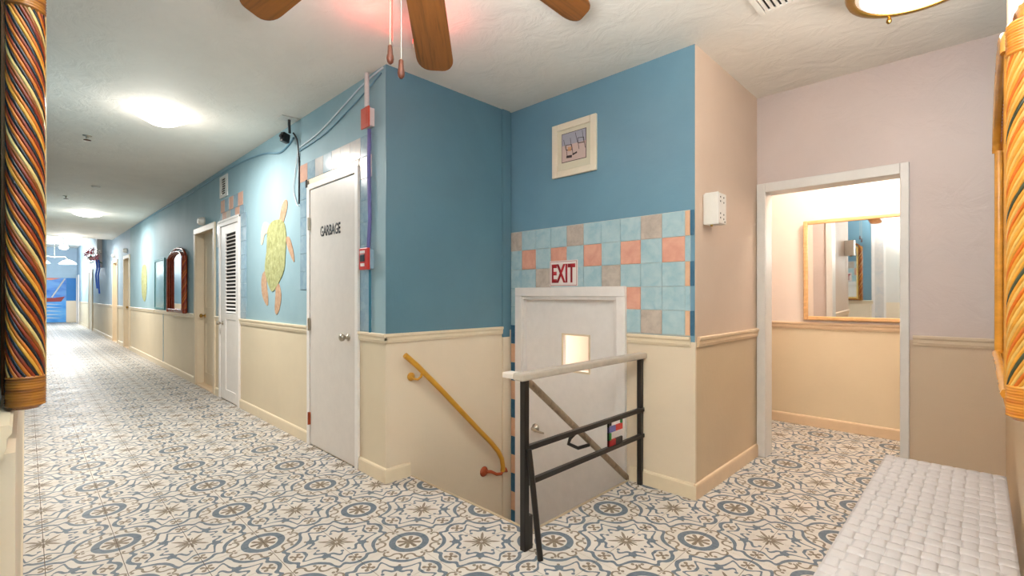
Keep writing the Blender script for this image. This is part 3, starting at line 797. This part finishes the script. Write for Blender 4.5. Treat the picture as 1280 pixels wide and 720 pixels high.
# ------------------------------------------------------------------ little fittings on the corridor wall and ceiling
vt = thing('wall_vent', 'small white vent grille high on the corridor wall above the louvred door', 'vent', (XA, 6.26, 2.465))
for (a, b2, c, d) in ((-.15, -.075, -.125, .125), (.075, .15, -.125, .125), (-.075, .075, .10, .125), (-.075, .075, -.125, -.10)):
    B(-.012, -.0005, a, b2, c, d).build('frame', M['plastic_white'], vt)
B(-.003, -.0005, -.075, .075, -.10, .10).build('backing', M['dark'], vt)
for k in range(8): B(-.012, -.003, -.075, .075, -.096+k*.0265, -.089+k*.0265).build('slat', M['plastic_white'], vt)
sd = tag(MB().lathe([(0, 0), (.055, 0), (.055, -.02), (.045, -.06), (.03, -.075)], (0, 0, 0), 'X', 20).build('wall_light', M['plastic_white'], None, 0, (XA, 7.15, 2.155)), 'small white round emergency light over the first recessed door', 'light')
for (y, nm) in ((13.85, 'small white round light over the second recessed door down the hall'), (15.85, 'small dark round light over the third recessed door down the hall')):
    q_ = put('wall_light', sd.data, None, 0, (XA, y, 2.22)); tag(q_, nm, 'light')

cm = thing('security_camera', 'black security camera hanging from the ceiling above the turtle side of the garbage door', 'camera', (XA-.05, 4.13, ZC))
B(-.10, .03, -.06, .05, -.010, -.001).build('base_plate', M['plastic_white'], cm, .003)
MB().tube([(-.02, 0, -.010), (-.02, 0, -.05), (-.005, .03, -.11)], .011, 10).build('arm', M['plastic_black'], cm)
cb = MB().box(-.055, .015, -.022, .022, -.04, .04); o = cb.build('body', M['plastic_black'], cm, .008, (-.01, .075, -.15), (0, .15, .35))
MB().lathe([(0, 0), (.016, 0), (.016, -.012), (.011, -.014)], (0, 0, 0), 'X', 16).build('lens', M['plastic_black'], cm, 0, (-.062, .055, -.142), (0, .15, .35))
def cable(name, pts, r, mat, label):
    # smooth through the points
    out = []
    P_ = [Vector(p) for p in pts]
    for i in range(len(P_)-1):
        p0, p1, p2, p3 = P_[max(i-1, 0)], P_[i], P_[i+1], P_[min(i+2, len(P_)-1)]
        for s2 in range(6):
            u = s2/6
            out.append(.5*((2*p1)+(p2-p0)*u+(2*p0-5*p1+4*p2-p3)*u*u+(3*p1-p0-3*p2+p3)*u**3))
    out.append(P_[-1])
    return tag(MB().tube(out, r, 6).build(name, mat), label, 'cable')
xa = XA-.008
cable('hanging_cable', [(XA-.05, 4.10, 2.56), (XA-.02, 4.09, 2.5), (xa, 4.085, 2.35), (xa, 4.083, 2.1), (xa, 4.083, 1.97)], .007, M['plastic_black'], 'black cable hanging straight down from the security camera')
cable('loop_cable', [(xa, 4.10, 2.42), (xa, 4.16, 2.25), (xa, 4.19, 2.10), (xa, 4.13, 1.98), (xa, 4.09, 1.955)], .0045, M['cable_white'], 'thin pale cable looped beside the black hanging cable')
cable('sagging_cable', [(xa+.001, 4.07, 2.44), (xa+.001, 3.7, 2.475), (xa+.001, 3.3, 2.565), (xa+.001, 3.0, 2.635), (xa+.001, 2.74, 2.665)], .006, M['cable_white'], 'upper white cable sagging along the wall above the garbage door')
cable('sagging_cable', [(xa, 4.07, 2.41), (xa, 3.6, 2.44), (xa, 3.2, 2.52), (xa, 2.95, 2.58), (xa, 2.76, 2.635)], .005, M['cable_blue'], 'lower blue grey cable sagging along the wall above the garbage door')
cable('ceiling_cable', [(xa, 4.2, 2.55), (xa, 4.5, 2.49), (xa, 5.0, 2.575), (xa, 6.0, 2.63), (xa, 8.0, 2.62), (xa, 10.5, 2.655), (xa, 13, 2.66)], .009, M['cable_blue'], 'blue painted cable running along the top of the corridor wall')

# ceiling lamps
def dome_lamp(loc, r, label, mat, drop=.075, rim='plastic_white'):
    t = thing('ceiling_lamp', label, 'lamp', loc)
    MB().lathe([(r*.86, 0), (r*.88, -.012), (r*.84, -.0235)], (0, 0, 0), 'Z', 32).build('rim', M[rim], t)
    MB().lathe([(r*.97, -.0245), (r*.93, -.038), (r*.75, -.058), (r*.4, -drop+.004), (.012, -drop)], (0, 0, 0), 'Z', 32).build('dome', mat, t)
    return t
dome_lamp((.77, 4.72, ZC), .195, 'bright round ceiling lamp nearest in the corridor', M['dome'], .10)
dome_lamp((.77, 11.34, ZC), .21, 'round ceiling lamp second along the corridor', M['dome_far'], .08)
dome_lamp((.77, 15.9, ZC), .21, 'round ceiling lamp furthest along the low corridor ceiling', M['dome_far'], .08)
dome_lamp((4.5, .6, ZC), .19, 'round ceiling lamp in the small back room', M['dome'], .09)
fo = thing('ceiling_lamp', 'large ribbed glass ceiling lamp with a brass ring over the bench', 'lamp', (2.74, .19, ZC))
MB().lathe([(.20, 0), (.235, -.03), (.262, -.075), (.270, -.10), (.262, -.118), (.236, -.122), (.232, -.112), (.225, -.08), (.18, -.02)], (0, 0, 0), 'Z', 48).build('ring', M['brass'], fo)
gm = MB(); nn = 144; prof = [(.233, -.110), (.215, -.124), (.16, -.138), (.08, -.146), (.01, -.149)]
vs = []
for r_, h_ in prof:
    for j in range(nn):
        k_ = 1+(.012 if j % 2 else -.012); an = 2*PI*j/nn
        vs.append((r_*k_*math.cos(an), r_*k_*math.sin(an), h_+(.002 if j % 2 else 0)))
gm.add(vs, [(i*nn+j, i*nn+(j+1) % nn, (i+1)*nn+(j+1) % nn, (i+1)*nn+j) for i in range(4) for j in range(nn)], 0, False)
gm.build('ribbed_glass', M['dome_dim'], fo)
for an in (.55, 2.64, 4.73):
    MB().lathe([(.005, 0), (.006, -.006), (.011, -.018), (.012, -.026), (.007, -.034), (.002, -.037)], (.25*math.cos(an), .25*math.sin(an), -.117), 'Z', 12).build('finial', M['brass'], fo)
# vent in the ceiling, sprinklers
cv = thing('ceiling_vent', 'pale slatted vent in the foyer ceiling near the brass ringed lamp', 'vent', (2.56, .68, ZC))
B(-.13, .13, -.13, .13, -.004, -.0005).build('backing', M['dark'], cv)
for (a, b2, c, d) in ((-.15, .15, -.15, -.12), (-.15, .15, .12, .15), (-.15, -.12, -.12, .12), (.12, .15, -.12, .12)):
    B(a, b2, c, d, -.012, -.0005).build('frame', M['ceiling'], cv, .003)
for k in range(9): B(-.12, .12, -.112+k*.0265, -.098+k*.0265, -.012, -.004).build('slat', M['ceiling'], cv)
def sprinkler(x, y, label, z=ZC):
    t = thing('sprinkler', label, 'sprinkler', (x, y, z), 0, None)
    MB().lathe([(.035, 0), (.035, -.004), (.012, -.008), (.010, -.03)], (0, 0, 0), 'Z', 14).build('body', M['nickel'], t)
    MB().lathe([(.0, -.040), (.028, -.040), (.028, -.044), (.004, -.046)], (0, 0, 0), 'Z', 14).build('deflector', M['fan_body'], t)
sprinkler(.40, 5.9, 'small ceiling sprinkler beside the nearest corridor lamp')
sprinkler(.42, 9.7, 'small ceiling sprinkler between the first and second corridor lamps')
tag(MB().lathe([(.05, 0), (.05, -.012), (.03, -.02)], (0, 0, 0), 'Z', 16).build('ceiling_disc', M['plastic_white'], None, 0, (.67, 8.55, ZC)), 'small white disc on the corridor ceiling before the second lamp', 'fitting')

# white box with red lit sides on the ceiling behind the fan
eb = thing('ceiling_warning_light', 'white ceiling box with red glowing sides behind the wooden fan blade', 'lamp', (1.40, 2.18, ZC), math.radians(58.5))
B(-.25, .25, -.055, .055, -.046, -.0005).build('housing', M['plastic_white'], eb, .005)
for s2 in (1, -1):
    B(-.20, .20, .0555*s2, .0575*s2, -.036, -.012).build('red_lens', M['red_glow'], eb)
RG = [point('red_lens_glow', (1.24, 2.24, 2.56), .05, .95, (1, .10, .08)), point('red_lens_glow', (1.52, 2.07, 2.56), .05, .95, (1, .10, .08))]

# ------------------------------------------------------------------ ceiling fan
FANX, FANY, FANR, FANP, DROOP = .864, 1.319, .70, 45.3, .4305
fan = thing('ceiling_fan', 'brown wooden ceiling fan with pull chains hanging over the foyer', 'fan', (FANX, FANY, ZC))
MB().lathe([(.02, -.10), (.04, -.095), (.068, -.05), (.075, -.0005)], (0, 0, 0), 'Z', 28).build('canopy', M['fan_body'], fan)
MB().lathe([(.03, -.1005), (.085, -.102), (.115, -.115), (.12, -.17), (.11, -.20), (.08, -.215), (.05, -.217)], (0, 0, 0), 'Z', 32).build('motor', M['fan_body'], fan)
MB().lathe([(.05, -.2175), (.062, -.23), (.058, -.258), (.03, -.275), (.006, -.278)], (0, 0, 0), 'Z', 24).build('switch_housing', M['fan_body'], fan)
def blade_mesh():
    pts = []
    r0, r1, w0, w1 = .19, FANR, .072, .082
    pts += [(r0, -w0), (r1-.06, -w1)]
    for k in range(1, 6): a = -PI/2+k*PI/2/6; pts.append((r1-.06+.06*math.cos(a), -w1+.055+.055*math.sin(a)))
    pts += [(r1, -w1+.055), (r1, w1-.055)]
    for k in range(1, 6): a = k*PI/2/6; pts.append((r1-.06+.06*math.cos(a), w1-.055+.055*math.sin(a)))
    pts += [(r1-.06, w1), (r0, w0)]
    return MB().prism([(x, y, 0) for x, y in pts], (0, 0, .006)).mesh('blade', M['blade'])
bl = blade_mesh()
br = MB().prism([(.095, -.018, .0), (.15, -.02, .0), (.20, -.045, .0), (.235, 0, .0), (.20, .045, .0), (.15, .02, .0), (.095, .018, .0)], (0, 0, .004)).mesh('bracket', M['fan_body'])
for k in range(5):
    q_ = put('blade', bl, fan, .0015, (0, 0, -.164), (math.radians(4), DROOP, math.radians(FANP+72*k)))
    q2 = put('blade_bracket', br, q_, 0, (0, 0, .0065))
def chain(dx, dy, zb):
    c = MB().tube([(dx, dy, -.25), (dx, dy, zb+.062-ZC)], .0022, 6).build('pull_chain', M['nickel'], fan)
    MB().lathe([(.003, 0), (.0075, -.004), (.009, -.03), (.0105, -.034), (.012, -.045), (.010, -.056), (.004, -.062)], (dx, dy, zb+.062-ZC), 'Z', 14).build('fob', M['copper'], c)
chain(-.040, .041, 1.947); chain(-.015, .016, 1.90)

# ------------------------------------------------------------------ rattan arched mirrors
def rmat(name, c, rough=.25):
    m = new_mat(name, c, rough)
    n = noise(m, 9, 4, .6, objco(m, (1, 1, 3)))
    L(m, ramp(m, n.outputs[0], [(.3, tint(c, .78)), (.7, tint(c, 1.12))]), bsdf(m).inputs['Base Color'])
    return m
RY_, RO_, RK_, RR_, RC_ = [rmat('rattan_'+n, c) for n, c in (('honey', srgb(226, 160, 58)), ('orange', srgb(206, 112, 30)), ('black', srgb(34, 34, 36)), ('red', srgb(140, 50, 20)), ('straw', srgb(232, 196, 120)))]
RL_ = rmat('rattan_gold', srgb(206, 140, 46)); RH_ = rmat('rattan_pale_gold', srgb(212, 166, 84)); RO2_ = rmat('rattan_amber', srgb(200, 100, 24))
RG_ = rmat('rattan_green', srgb(62, 66, 44)); RD_ = rmat('rattan_brown', srgb(150, 84, 30)); RM_ = rmat('rattan_mahogany', srgb(160, 62, 28))
WR = {}
def wrap_mat(name, c1, c2):
    m = new_mat(name, c1, .25)
    n = noise(m, 7, 3, .6, objco(m, (1, 1, 14)))
    L(m, ramp(m, n.outputs[0], [(.35, c2), (.6, c1)]), bsdf(m).inputs['Base Color']); return m
WRAP_Y = wrap_mat('wrap_yellow', srgb(208, 138, 44), srgb(188, 108, 28)); WRAP_D = wrap_mat('wrap_dark', srgb(178, 112, 36), srgb(120, 66, 20)); WRAP_R = wrap_mat('wrap_red', srgb(168, 72, 36), srgb(120, 44, 22))
def rattan_mirror(loc, rz, label, palette, wrap, pole, W=1.07, twist=1, zc=.84, tilt=0.0, detail=True, out=.040):
    """local X along the wall, Y out of the wall, Z up; X = -W/2 is the post at the viewer's end"""
    t = thing('rattan_mirror', label, 'mirror', loc, rz, 'arched rattan mirrors on the walls')
    t.rotation_euler = (-tilt, 0, rz)
    R0, YO = (.0272 if detail else .0235), out
    ns = 26 if detail else 14; turns = .62/.34*twist
    hel = []
    order = list(range(ns))
    z0, z1 = .070, zc-.070; PO = .060
    K_ = 44 if detail else 26
    for k in range(K_+1):
        a = 2*PI*turns*k/K_*(z1-z0)/.62; hel.append((R0*math.cos(a), R0*math.sin(a), z0+(z1-z0)*k/K_))
    sm = MB().tube(hel, .0040 if detail else .009, 6 if detail else 5, cap=False).mesh('strand', palette[0])
    for sx in (-1, 1):
        post = MB().lathe([(R0-.002, .02), (R0-.002, zc-.02)], (0, 0, 0), 'Z', 12).build('post', M['dark'] if detail else palette[-1], t, 0, (sx*W/2, YO, 0))
        for j in range(ns):
            s_o = put('strand', sm, post, 0, (0, 0, 0), (0, 0, 2*PI*j/ns))
            s_o.material_slots[0].link = 'OBJECT'; s_o.material_slots[0].material = palette[order[j % len(order)] % len(palette)]
        for (a, b2) in ((.0, .078), (zc-.078, zc)):
            prof = [(.012, a)]; n_ = 11
            if a == 0: prof += [(.022, a+.002), (.028, a+.008)]
            else: prof += [(.029, a)]
            for k in range(n_):
                zz = a+.008+(b2-a-.014)*k/n_
                prof += [(.0318, zz+.0012), (.0328, zz+.0028), (.0318, zz+.0046)]
            prof += [(.029, b2-.004), (.022, b2), (.010, b2+.002)]
            MB().lathe(prof, (sx*W/2, YO, 0), 'Z', 20).build('wrap_band', wrap, t)
        for yo in (out+.022, out-.002):
            MB().tube([(sx*(W/2-.045), yo, .03), (sx*(W/2-.045), yo, .40), (sx*(W/2-.045), yo, zc-.04)], .0115, 8).build('bamboo_pole', pole, t)
    # bottom rail, wrapped
    def ribbed(pts, r, n_, name, mat):
        out = []; rs = []
        tot = len(pts)-1
        for k in range(n_*2+1):
            u = k/(n_*2)*tot; i = min(int(u), tot-1); f = u-i
            out.append(Vector(pts[i]).lerp(Vector(pts[i+1]), f)); rs.append(r*(1.0 if k % 2 else .86))
        return MB().tube(out, rs, 8).build(name, mat, t)
    ribbed([(-W/2+.02, .046, .022), (W/2-.02, .046, .022)], .0185, 44, 'bottom_rail', wrap)
    for yo, zz in ((PO, .047), (PO-.0235, .047)):
        MB().tube([(-W/2+.03, yo, zz), (W/2-.03, yo, zz)], .0115, 8).build('bamboo_pole', pole, t)
    # arch
    RISE = .155
    def arch(w, zb, rise, n_=24): return [(w/2*math.cos(PI*(1-k/n_)), 0, zb+rise*math.sin(PI*k/n_)) for k in range(n_+1)]
    A0 = [(x, .030, z) for x, _, z in arch(W, zc-.03, RISE)]
    ribbed(A0, .0175, 56, 'arch_rail', wrap)
    for yo in (PO, PO-.0235):
        MB().tube([(x, yo, z) for x, _, z in arch(W-.08, zc-.045, RISE-.032)], .0115, 8).build('bamboo_pole', pole, t)
    pts = [(-W/2+.03, .020, .03), (W/2-.03, .020, .03)] + [(x, .020, z) for x, _, z in arch(W-.06, zc-.04, RISE-.02)][::-1]
    MB().prism(pts, (0, .004, 0)).build('glass', M['mirror'], t)
    MB().prism([(x, .003, z) for x, _, z in pts], (0, .0165, 0)).build('back_board', M['fan_body'], t)
    return t
# on the left wall (out = +x, along = +y from the near post)
rattan_mirror((XH, 1.475+.535, .955), -PI/2, 'arched rattan mirror on the left wall, its dark striped twisted post filling the left edge', [RK_, RO_, RR_, RK_, RY_, RO_, RK_, RR_, RD_, RC_, RK_, RO_, RR_], WRAP_D, RC_, W=1.07, twist=-1, zc=.93, tilt=0)
# on the right wall (out = +y)
rattan_mirror((1.42+.54, YG, .945), 0, 'honey yellow arched rattan mirror above the white woven bench', [RL_, RH_, RL_, RO2_, RL_, RH_, RL_, RG_, RL_, RH_, RO2_, RL_, RH_], WRAP_Y, RL_, W=1.08, twist=1, zc=.815, out=.032)
# further down the corridor wall (out = -x)
rattan_mirror((XA, 8.03+.535, .945), PI/2, 'reddish brown arched rattan mirror far along the corridor wall', [RM_, RO_, RM_, RR_, RM_, RD_], WRAP_R, RM_, W=1.07, twist=1, zc=.83, detail=False)
# teal framed panel left of it
tp = thing('teal_mirror', 'tall teal framed mirror beside the reddish brown arched mirror', 'mirror', (XA, 10.0, .965))
M['teal_frame'] = painted('teal_frame_paint', srgb(74, 140, 146), .4)
for (a, b2, c, d) in ((-.42, -.385, 0, .86), (.385, .42, 0, .86), (-.385, .385, 0, .035), (-.385, .385, .82, .86)):
    B(-.022, -.001, a, b2, c, d).build('frame', M['teal_frame'], tp, .003)
B(-.012, -.001, -.385, .385, .035, .82).build('glass', painted('pale_teal_panel', srgb(160, 194, 196), .15), tp)
structure(B(XA-.004, XA, 9.74, 9.78, .094, RB).build('trim_joint', M['t_hall_blue']))

# ------------------------------------------------------------------ mirror in the back room
bm_ = thing('wall_mirror', 'rectangular honey wood framed mirror in the small back room', 'mirror', (XF, .69, 1.43))
HW, HH, FW = .478, .453, .036
for (a, b2, c, d) in ((-HW, -HW+FW, -HH, HH), (HW-FW, HW, -HH, HH), (-HW+FW, HW-FW, -HH, -HH+FW), (-HW+FW, HW-FW, HH-FW, HH)):
    B(-.035, -.004, a, b2, c, d).build('frame', M['frame_tan'], bm_, .008)
B(-.022, -.016, -HW+FW-.004, HW-FW+.004, -HH+FW-.004, HH-FW+.004).build('glass', M['mirror'], bm_)
B(-.0155, -.004, -HW+FW, HW-FW, -HH+FW, HH-FW).build('backing', M['fan_body'], bm_)
bm_.rotation_euler = (0, -.016, 0); bm_.location.x = XF-.012

# ------------------------------------------------------------------ woven bench
BX0, BX1, BY0, BY1, BZ = 1.02, 2.857, -.076, .322, .45
bn = thing('woven_bench', 'white woven wicker bench against the right wall under the yellow rattan mirror', 'bench', ((BX0+BX1)/2, (BY0+BY1)/2, 0))
cx, cy = (BX0+BX1)/2, (BY0+BY1)/2; hw, hd = (BX1-BX0)/2, (BY1-BY0)/2
B(-hw+.004, hw-.004, -hd+.004, hd-.004, .385, .441).build('deck', M['wicker_under'], bn, .01)
for sx in (-1, 1):
    for sy in (-1, 1): B(sx*(hw-.045)-.02, sx*(hw-.045)+.02, sy*(hd-.045)-.02, sy*(hd-.045)+.02, 0, .385).build('leg', M['wicker_white'], bn, .004)
nx, ny = 33, 10
px_, py_ = 2*hw/nx, 2*hd/ny
def strip(pts, width, wdir, name):
    b = MB(); n = len(pts); wv = Vector(wdir)*width/2; vs = []
    for p in pts:
        p = Vector(p)
        vs += [p-wv-Vector((0, 0, .003)), p-wv, p-wv*.5+Vector((0, 0, .0022)), p+wv*.5+Vector((0, 0, .0022)), p+wv, p+wv-Vector((0, 0, .003))]
    fs = []
    for i in range(n-1):
        for j in range(5): fs.append((i*6+j, i*6+j+1, i*6+6+j+1, i*6+6+j))
    b.add(vs, fs, 0, True); return b
AM = .0022
for j in range(ny):                          # long strips
    y = -hd+(j+.5)*py_; pts = []
    for k in range(nx*4+1):
        x = -hw+k*px_/4; ph = PI*(x+hw)/px_
        pts.append((x, y, .4455+AM*math.sin(ph)*(1 if j % 2 else -1)))
    pts = [(-hw-.002, y, .40)] + pts + [(hw+.002, y, .40)]
    strip(pts, py_*.97, (0, 1, 0), 's').build('woven_strip', M['wicker_white'], bn)
for i in range(nx):                          # cross strips
    x = -hw+(i+.5)*px_; pts = []
    for k in range(ny*4+1):
        y = -hd+k*py_/4; ph = PI*(y+hd)/py_
        pts.append((x, y, .4455-AM*math.sin(ph)*(1 if i % 2 == 0 else -1)*-1))
    pts = [(x, -hd-.002, .40)] + pts + [(x, hd+.002, .40)]
    strip(pts, px_*.96, (1, 0, 0), 's').build('woven_strip', M['wicker_white'], bn)

# ------------------------------------------------------------------ far end of the corridor
mu = thing('painted_mural', 'bright blue seascape mural with a red boat at the far corridor end', 'mural', (.6, YEND, 0))
M['m_blue'] = plaster('mural_sea', srgb(34, 132, 214), .08, .5, .2, 8, alt=srgb(110, 180, 232), stretch=(1, 1, 3))
M['m_sky'] = plaster('mural_sky', srgb(40, 110, 196), .08, .5, .2, 8, alt=srgb(120, 172, 224), stretch=(1, 1, 3))
M['m_teal'] = plaster('mural_teal', srgb(30, 120, 190), .06, .5, .2, 8)
M['m_red'] = painted('mural_red', srgb(150, 46, 40), .5); M['m_orange'] = painted('mural_orange', srgb(226, 130, 96), .5)
B(-.62, .66, -.03, -.001, .02, .98).build('sea', M['m_blue'], mu)
B(-.62, .66, -.03, -.001, .98, 1.98).build('sky', M['m_sky'], mu)
MB().prism([(-.62, -.031, .90), (.50, -.031, .94), (.62, -.031, 1.16), (.3, -.031, 1.10), (-.2, -.031, 1.10), (-.62, -.031, 1.22)], (0, -.006, 0)).build('boat', M['m_red'], mu)
MB().prism([(-.62, -.031, 1.9), (.2, -.031, 1.88), (.5, -.031, 1.97), (-.62, -.031, 1.98)], (0, -.005, 0)).build('cloud', M['m_orange'], mu)
for k, zz in enumerate((.2, .34, .5, .66, .8)):
    MB().prism([(-.5+.1*(k % 2), -.031, zz), (.1, -.031, zz+.05), (.55, -.031, zz), (.1, -.031, zz+.015)], (0, -.004, 0)).build('wave', M['offwhite_wall'], mu)
MB().tube([(.2, -.036, 1.12), (.62, -.036, 1.95)], .03, 6).build('mast', M['offwhite_wall'], mu)
fp = thing('far_panel', 'blue panel over a cream dado beside the seascape mural', 'panel', (1.42, YEND, 0))
B(-.155, .16, -.02, -.001, .98, 1.98).build('upper_panel', M['m_teal'], fp)
B(-.155, .16, -.022, -.001, .04, .97).build('dado', M['cream'], fp)
structure(B(XH, XA, YEND-.04, YEND-.001, 1.99, 2.06).build('trim_far', M['blue_hall_far']))
# pillar, flowers, fan and pendant in the far lobby
structure(B(XA-.12, XA, 18.85, 19.3, 2.05, ZHI).build('trim_pillar', M['white_pipe'], bevel=.01))
BQ = 0
bq = thing('flower_bouquet', 'pink flower bouquet with a long blue ribbon hanging far along the corridor wall', 'flowers', (XA-.20, 18.68, 2.40))
M['petal'] = painted('pink_petal', srgb(240, 170, 176), .6); M['petal2'] = painted('rose_petal', srgb(220, 92, 110), .6); M['leaf'] = painted('leaf_green', srgb(60, 104, 62), .6); M['ribbon'] = painted('blue_ribbon', srgb(40, 92, 190), .5); M['petal3'] = painted('white_petal', srgb(244, 232, 222), .6)
rnd = random.Random(3)
for k in range(12):
    c_ = Vector((-.16+.022*k+rnd.uniform(-.03, .03), rnd.uniform(-.08, .06), .14*math.sin(k*1.3)+rnd.uniform(-.05, .05)-.12*max(0, k-7)/5))
    b = MB()
    for j in range(5):
        a = 2*PI*j/5; d_ = Vector((math.cos(a)*.05, -.03, math.sin(a)*.05))
        b.add([c_, c_+d_+Vector((-.02*math.sin(a), 0, .02*math.cos(a))), c_+d_*1.5+Vector((0, -.01, 0)), c_+d_-Vector((-.02*math.sin(a), 0, .02*math.cos(a)))], [(0, 1, 2, 3)])
    b.lathe([(.0, -.04), (.03, -.03), (.03, .0), (.0, .01)], tuple(c_), 'Y', 8)
    b.build('blossom', [M['petal'], M['petal2'], M['petal'], M['petal3']][k % 4], bq)
for k in range(7):
    c_ = Vector((-.10+.025*k, .02, -.16+rnd.uniform(-.06, .06))); a = rnd.uniform(0, 6.3)
    MB().prism([c_, c_+Vector((.1*math.cos(a)+.03, 0, .1*math.sin(a))), c_+Vector((.18*math.cos(a), 0, .18*math.sin(a))), c_+Vector((.1*math.cos(a)-.03, 0, .1*math.sin(a)))], (0, .004, 0)).build('leaf', M['leaf'], bq)
for dx, l_ in ((.05, .85), (.10, 1.0)):
    MB().tube([(dx, 0, -.14), (dx+.02, 0, -.4), (dx-.01, 0, -.6), (dx+.02, 0, -.14-l_)], .022, 6).build('ribbon', M['ribbon'], bq)
wf_ = thing('white_ceiling_fan', 'white ceiling fan with a lit globe in the far lobby', 'fan', (.98, 24.0, ZHI))
MB().lathe([(.06, -.001), (.05, -.06), (.016, -.07), (.016, -.14), (.10, -.16), (.13, -.2), (.10, -.26), (.05, -.28)], (0, 0, 0), 'Z', 20).build('motor', M['plastic_white'], wf_)
wb_ = MB().prism([(.12, -.05, 0), (.66, -.07, 0), (.68, 0, 0), (.66, .07, 0), (.12, .05, 0)], (0, 0, .008)).mesh('blade', M['plastic_white'])
for k in range(5): put('blade', wb_, wf_, 0, (0, 0, -.22), (.15, 0, .3+2*PI*k/5))
MB().lathe([(.05, -.281), (.12, -.30), (.135, -.36), (.10, -.41), (.02, -.43)], (0, 0, 0), 'Z', 20).build('globe', M['dome'], wf_)
ch = thing('pendant_light', 'double white shaded pendant light in the far lobby below the white fan', 'lamp', (.78, 25.5, ZHI))
MB().tube([(0, 0, -.001), (0, 0, -.62)], .015, 8).build('stem', M['nickel'], ch)
MB().tube([(-.38, 0, -.72), (-.3, 0, -.60), (0, 0, -.62), (.3, 0, -.60), (.38, 0, -.72)], .014, 8).build('arm', M['nickel'], ch)
for sx in (-1, 1):
    MB().lathe([(.04, -.72), (.10, -.74), (.20, -.80), (.26, -.88), (.255, -.885)], (sx*.38, 0, 0), 'Z', 24).build('shade', M['dome_far'], ch)
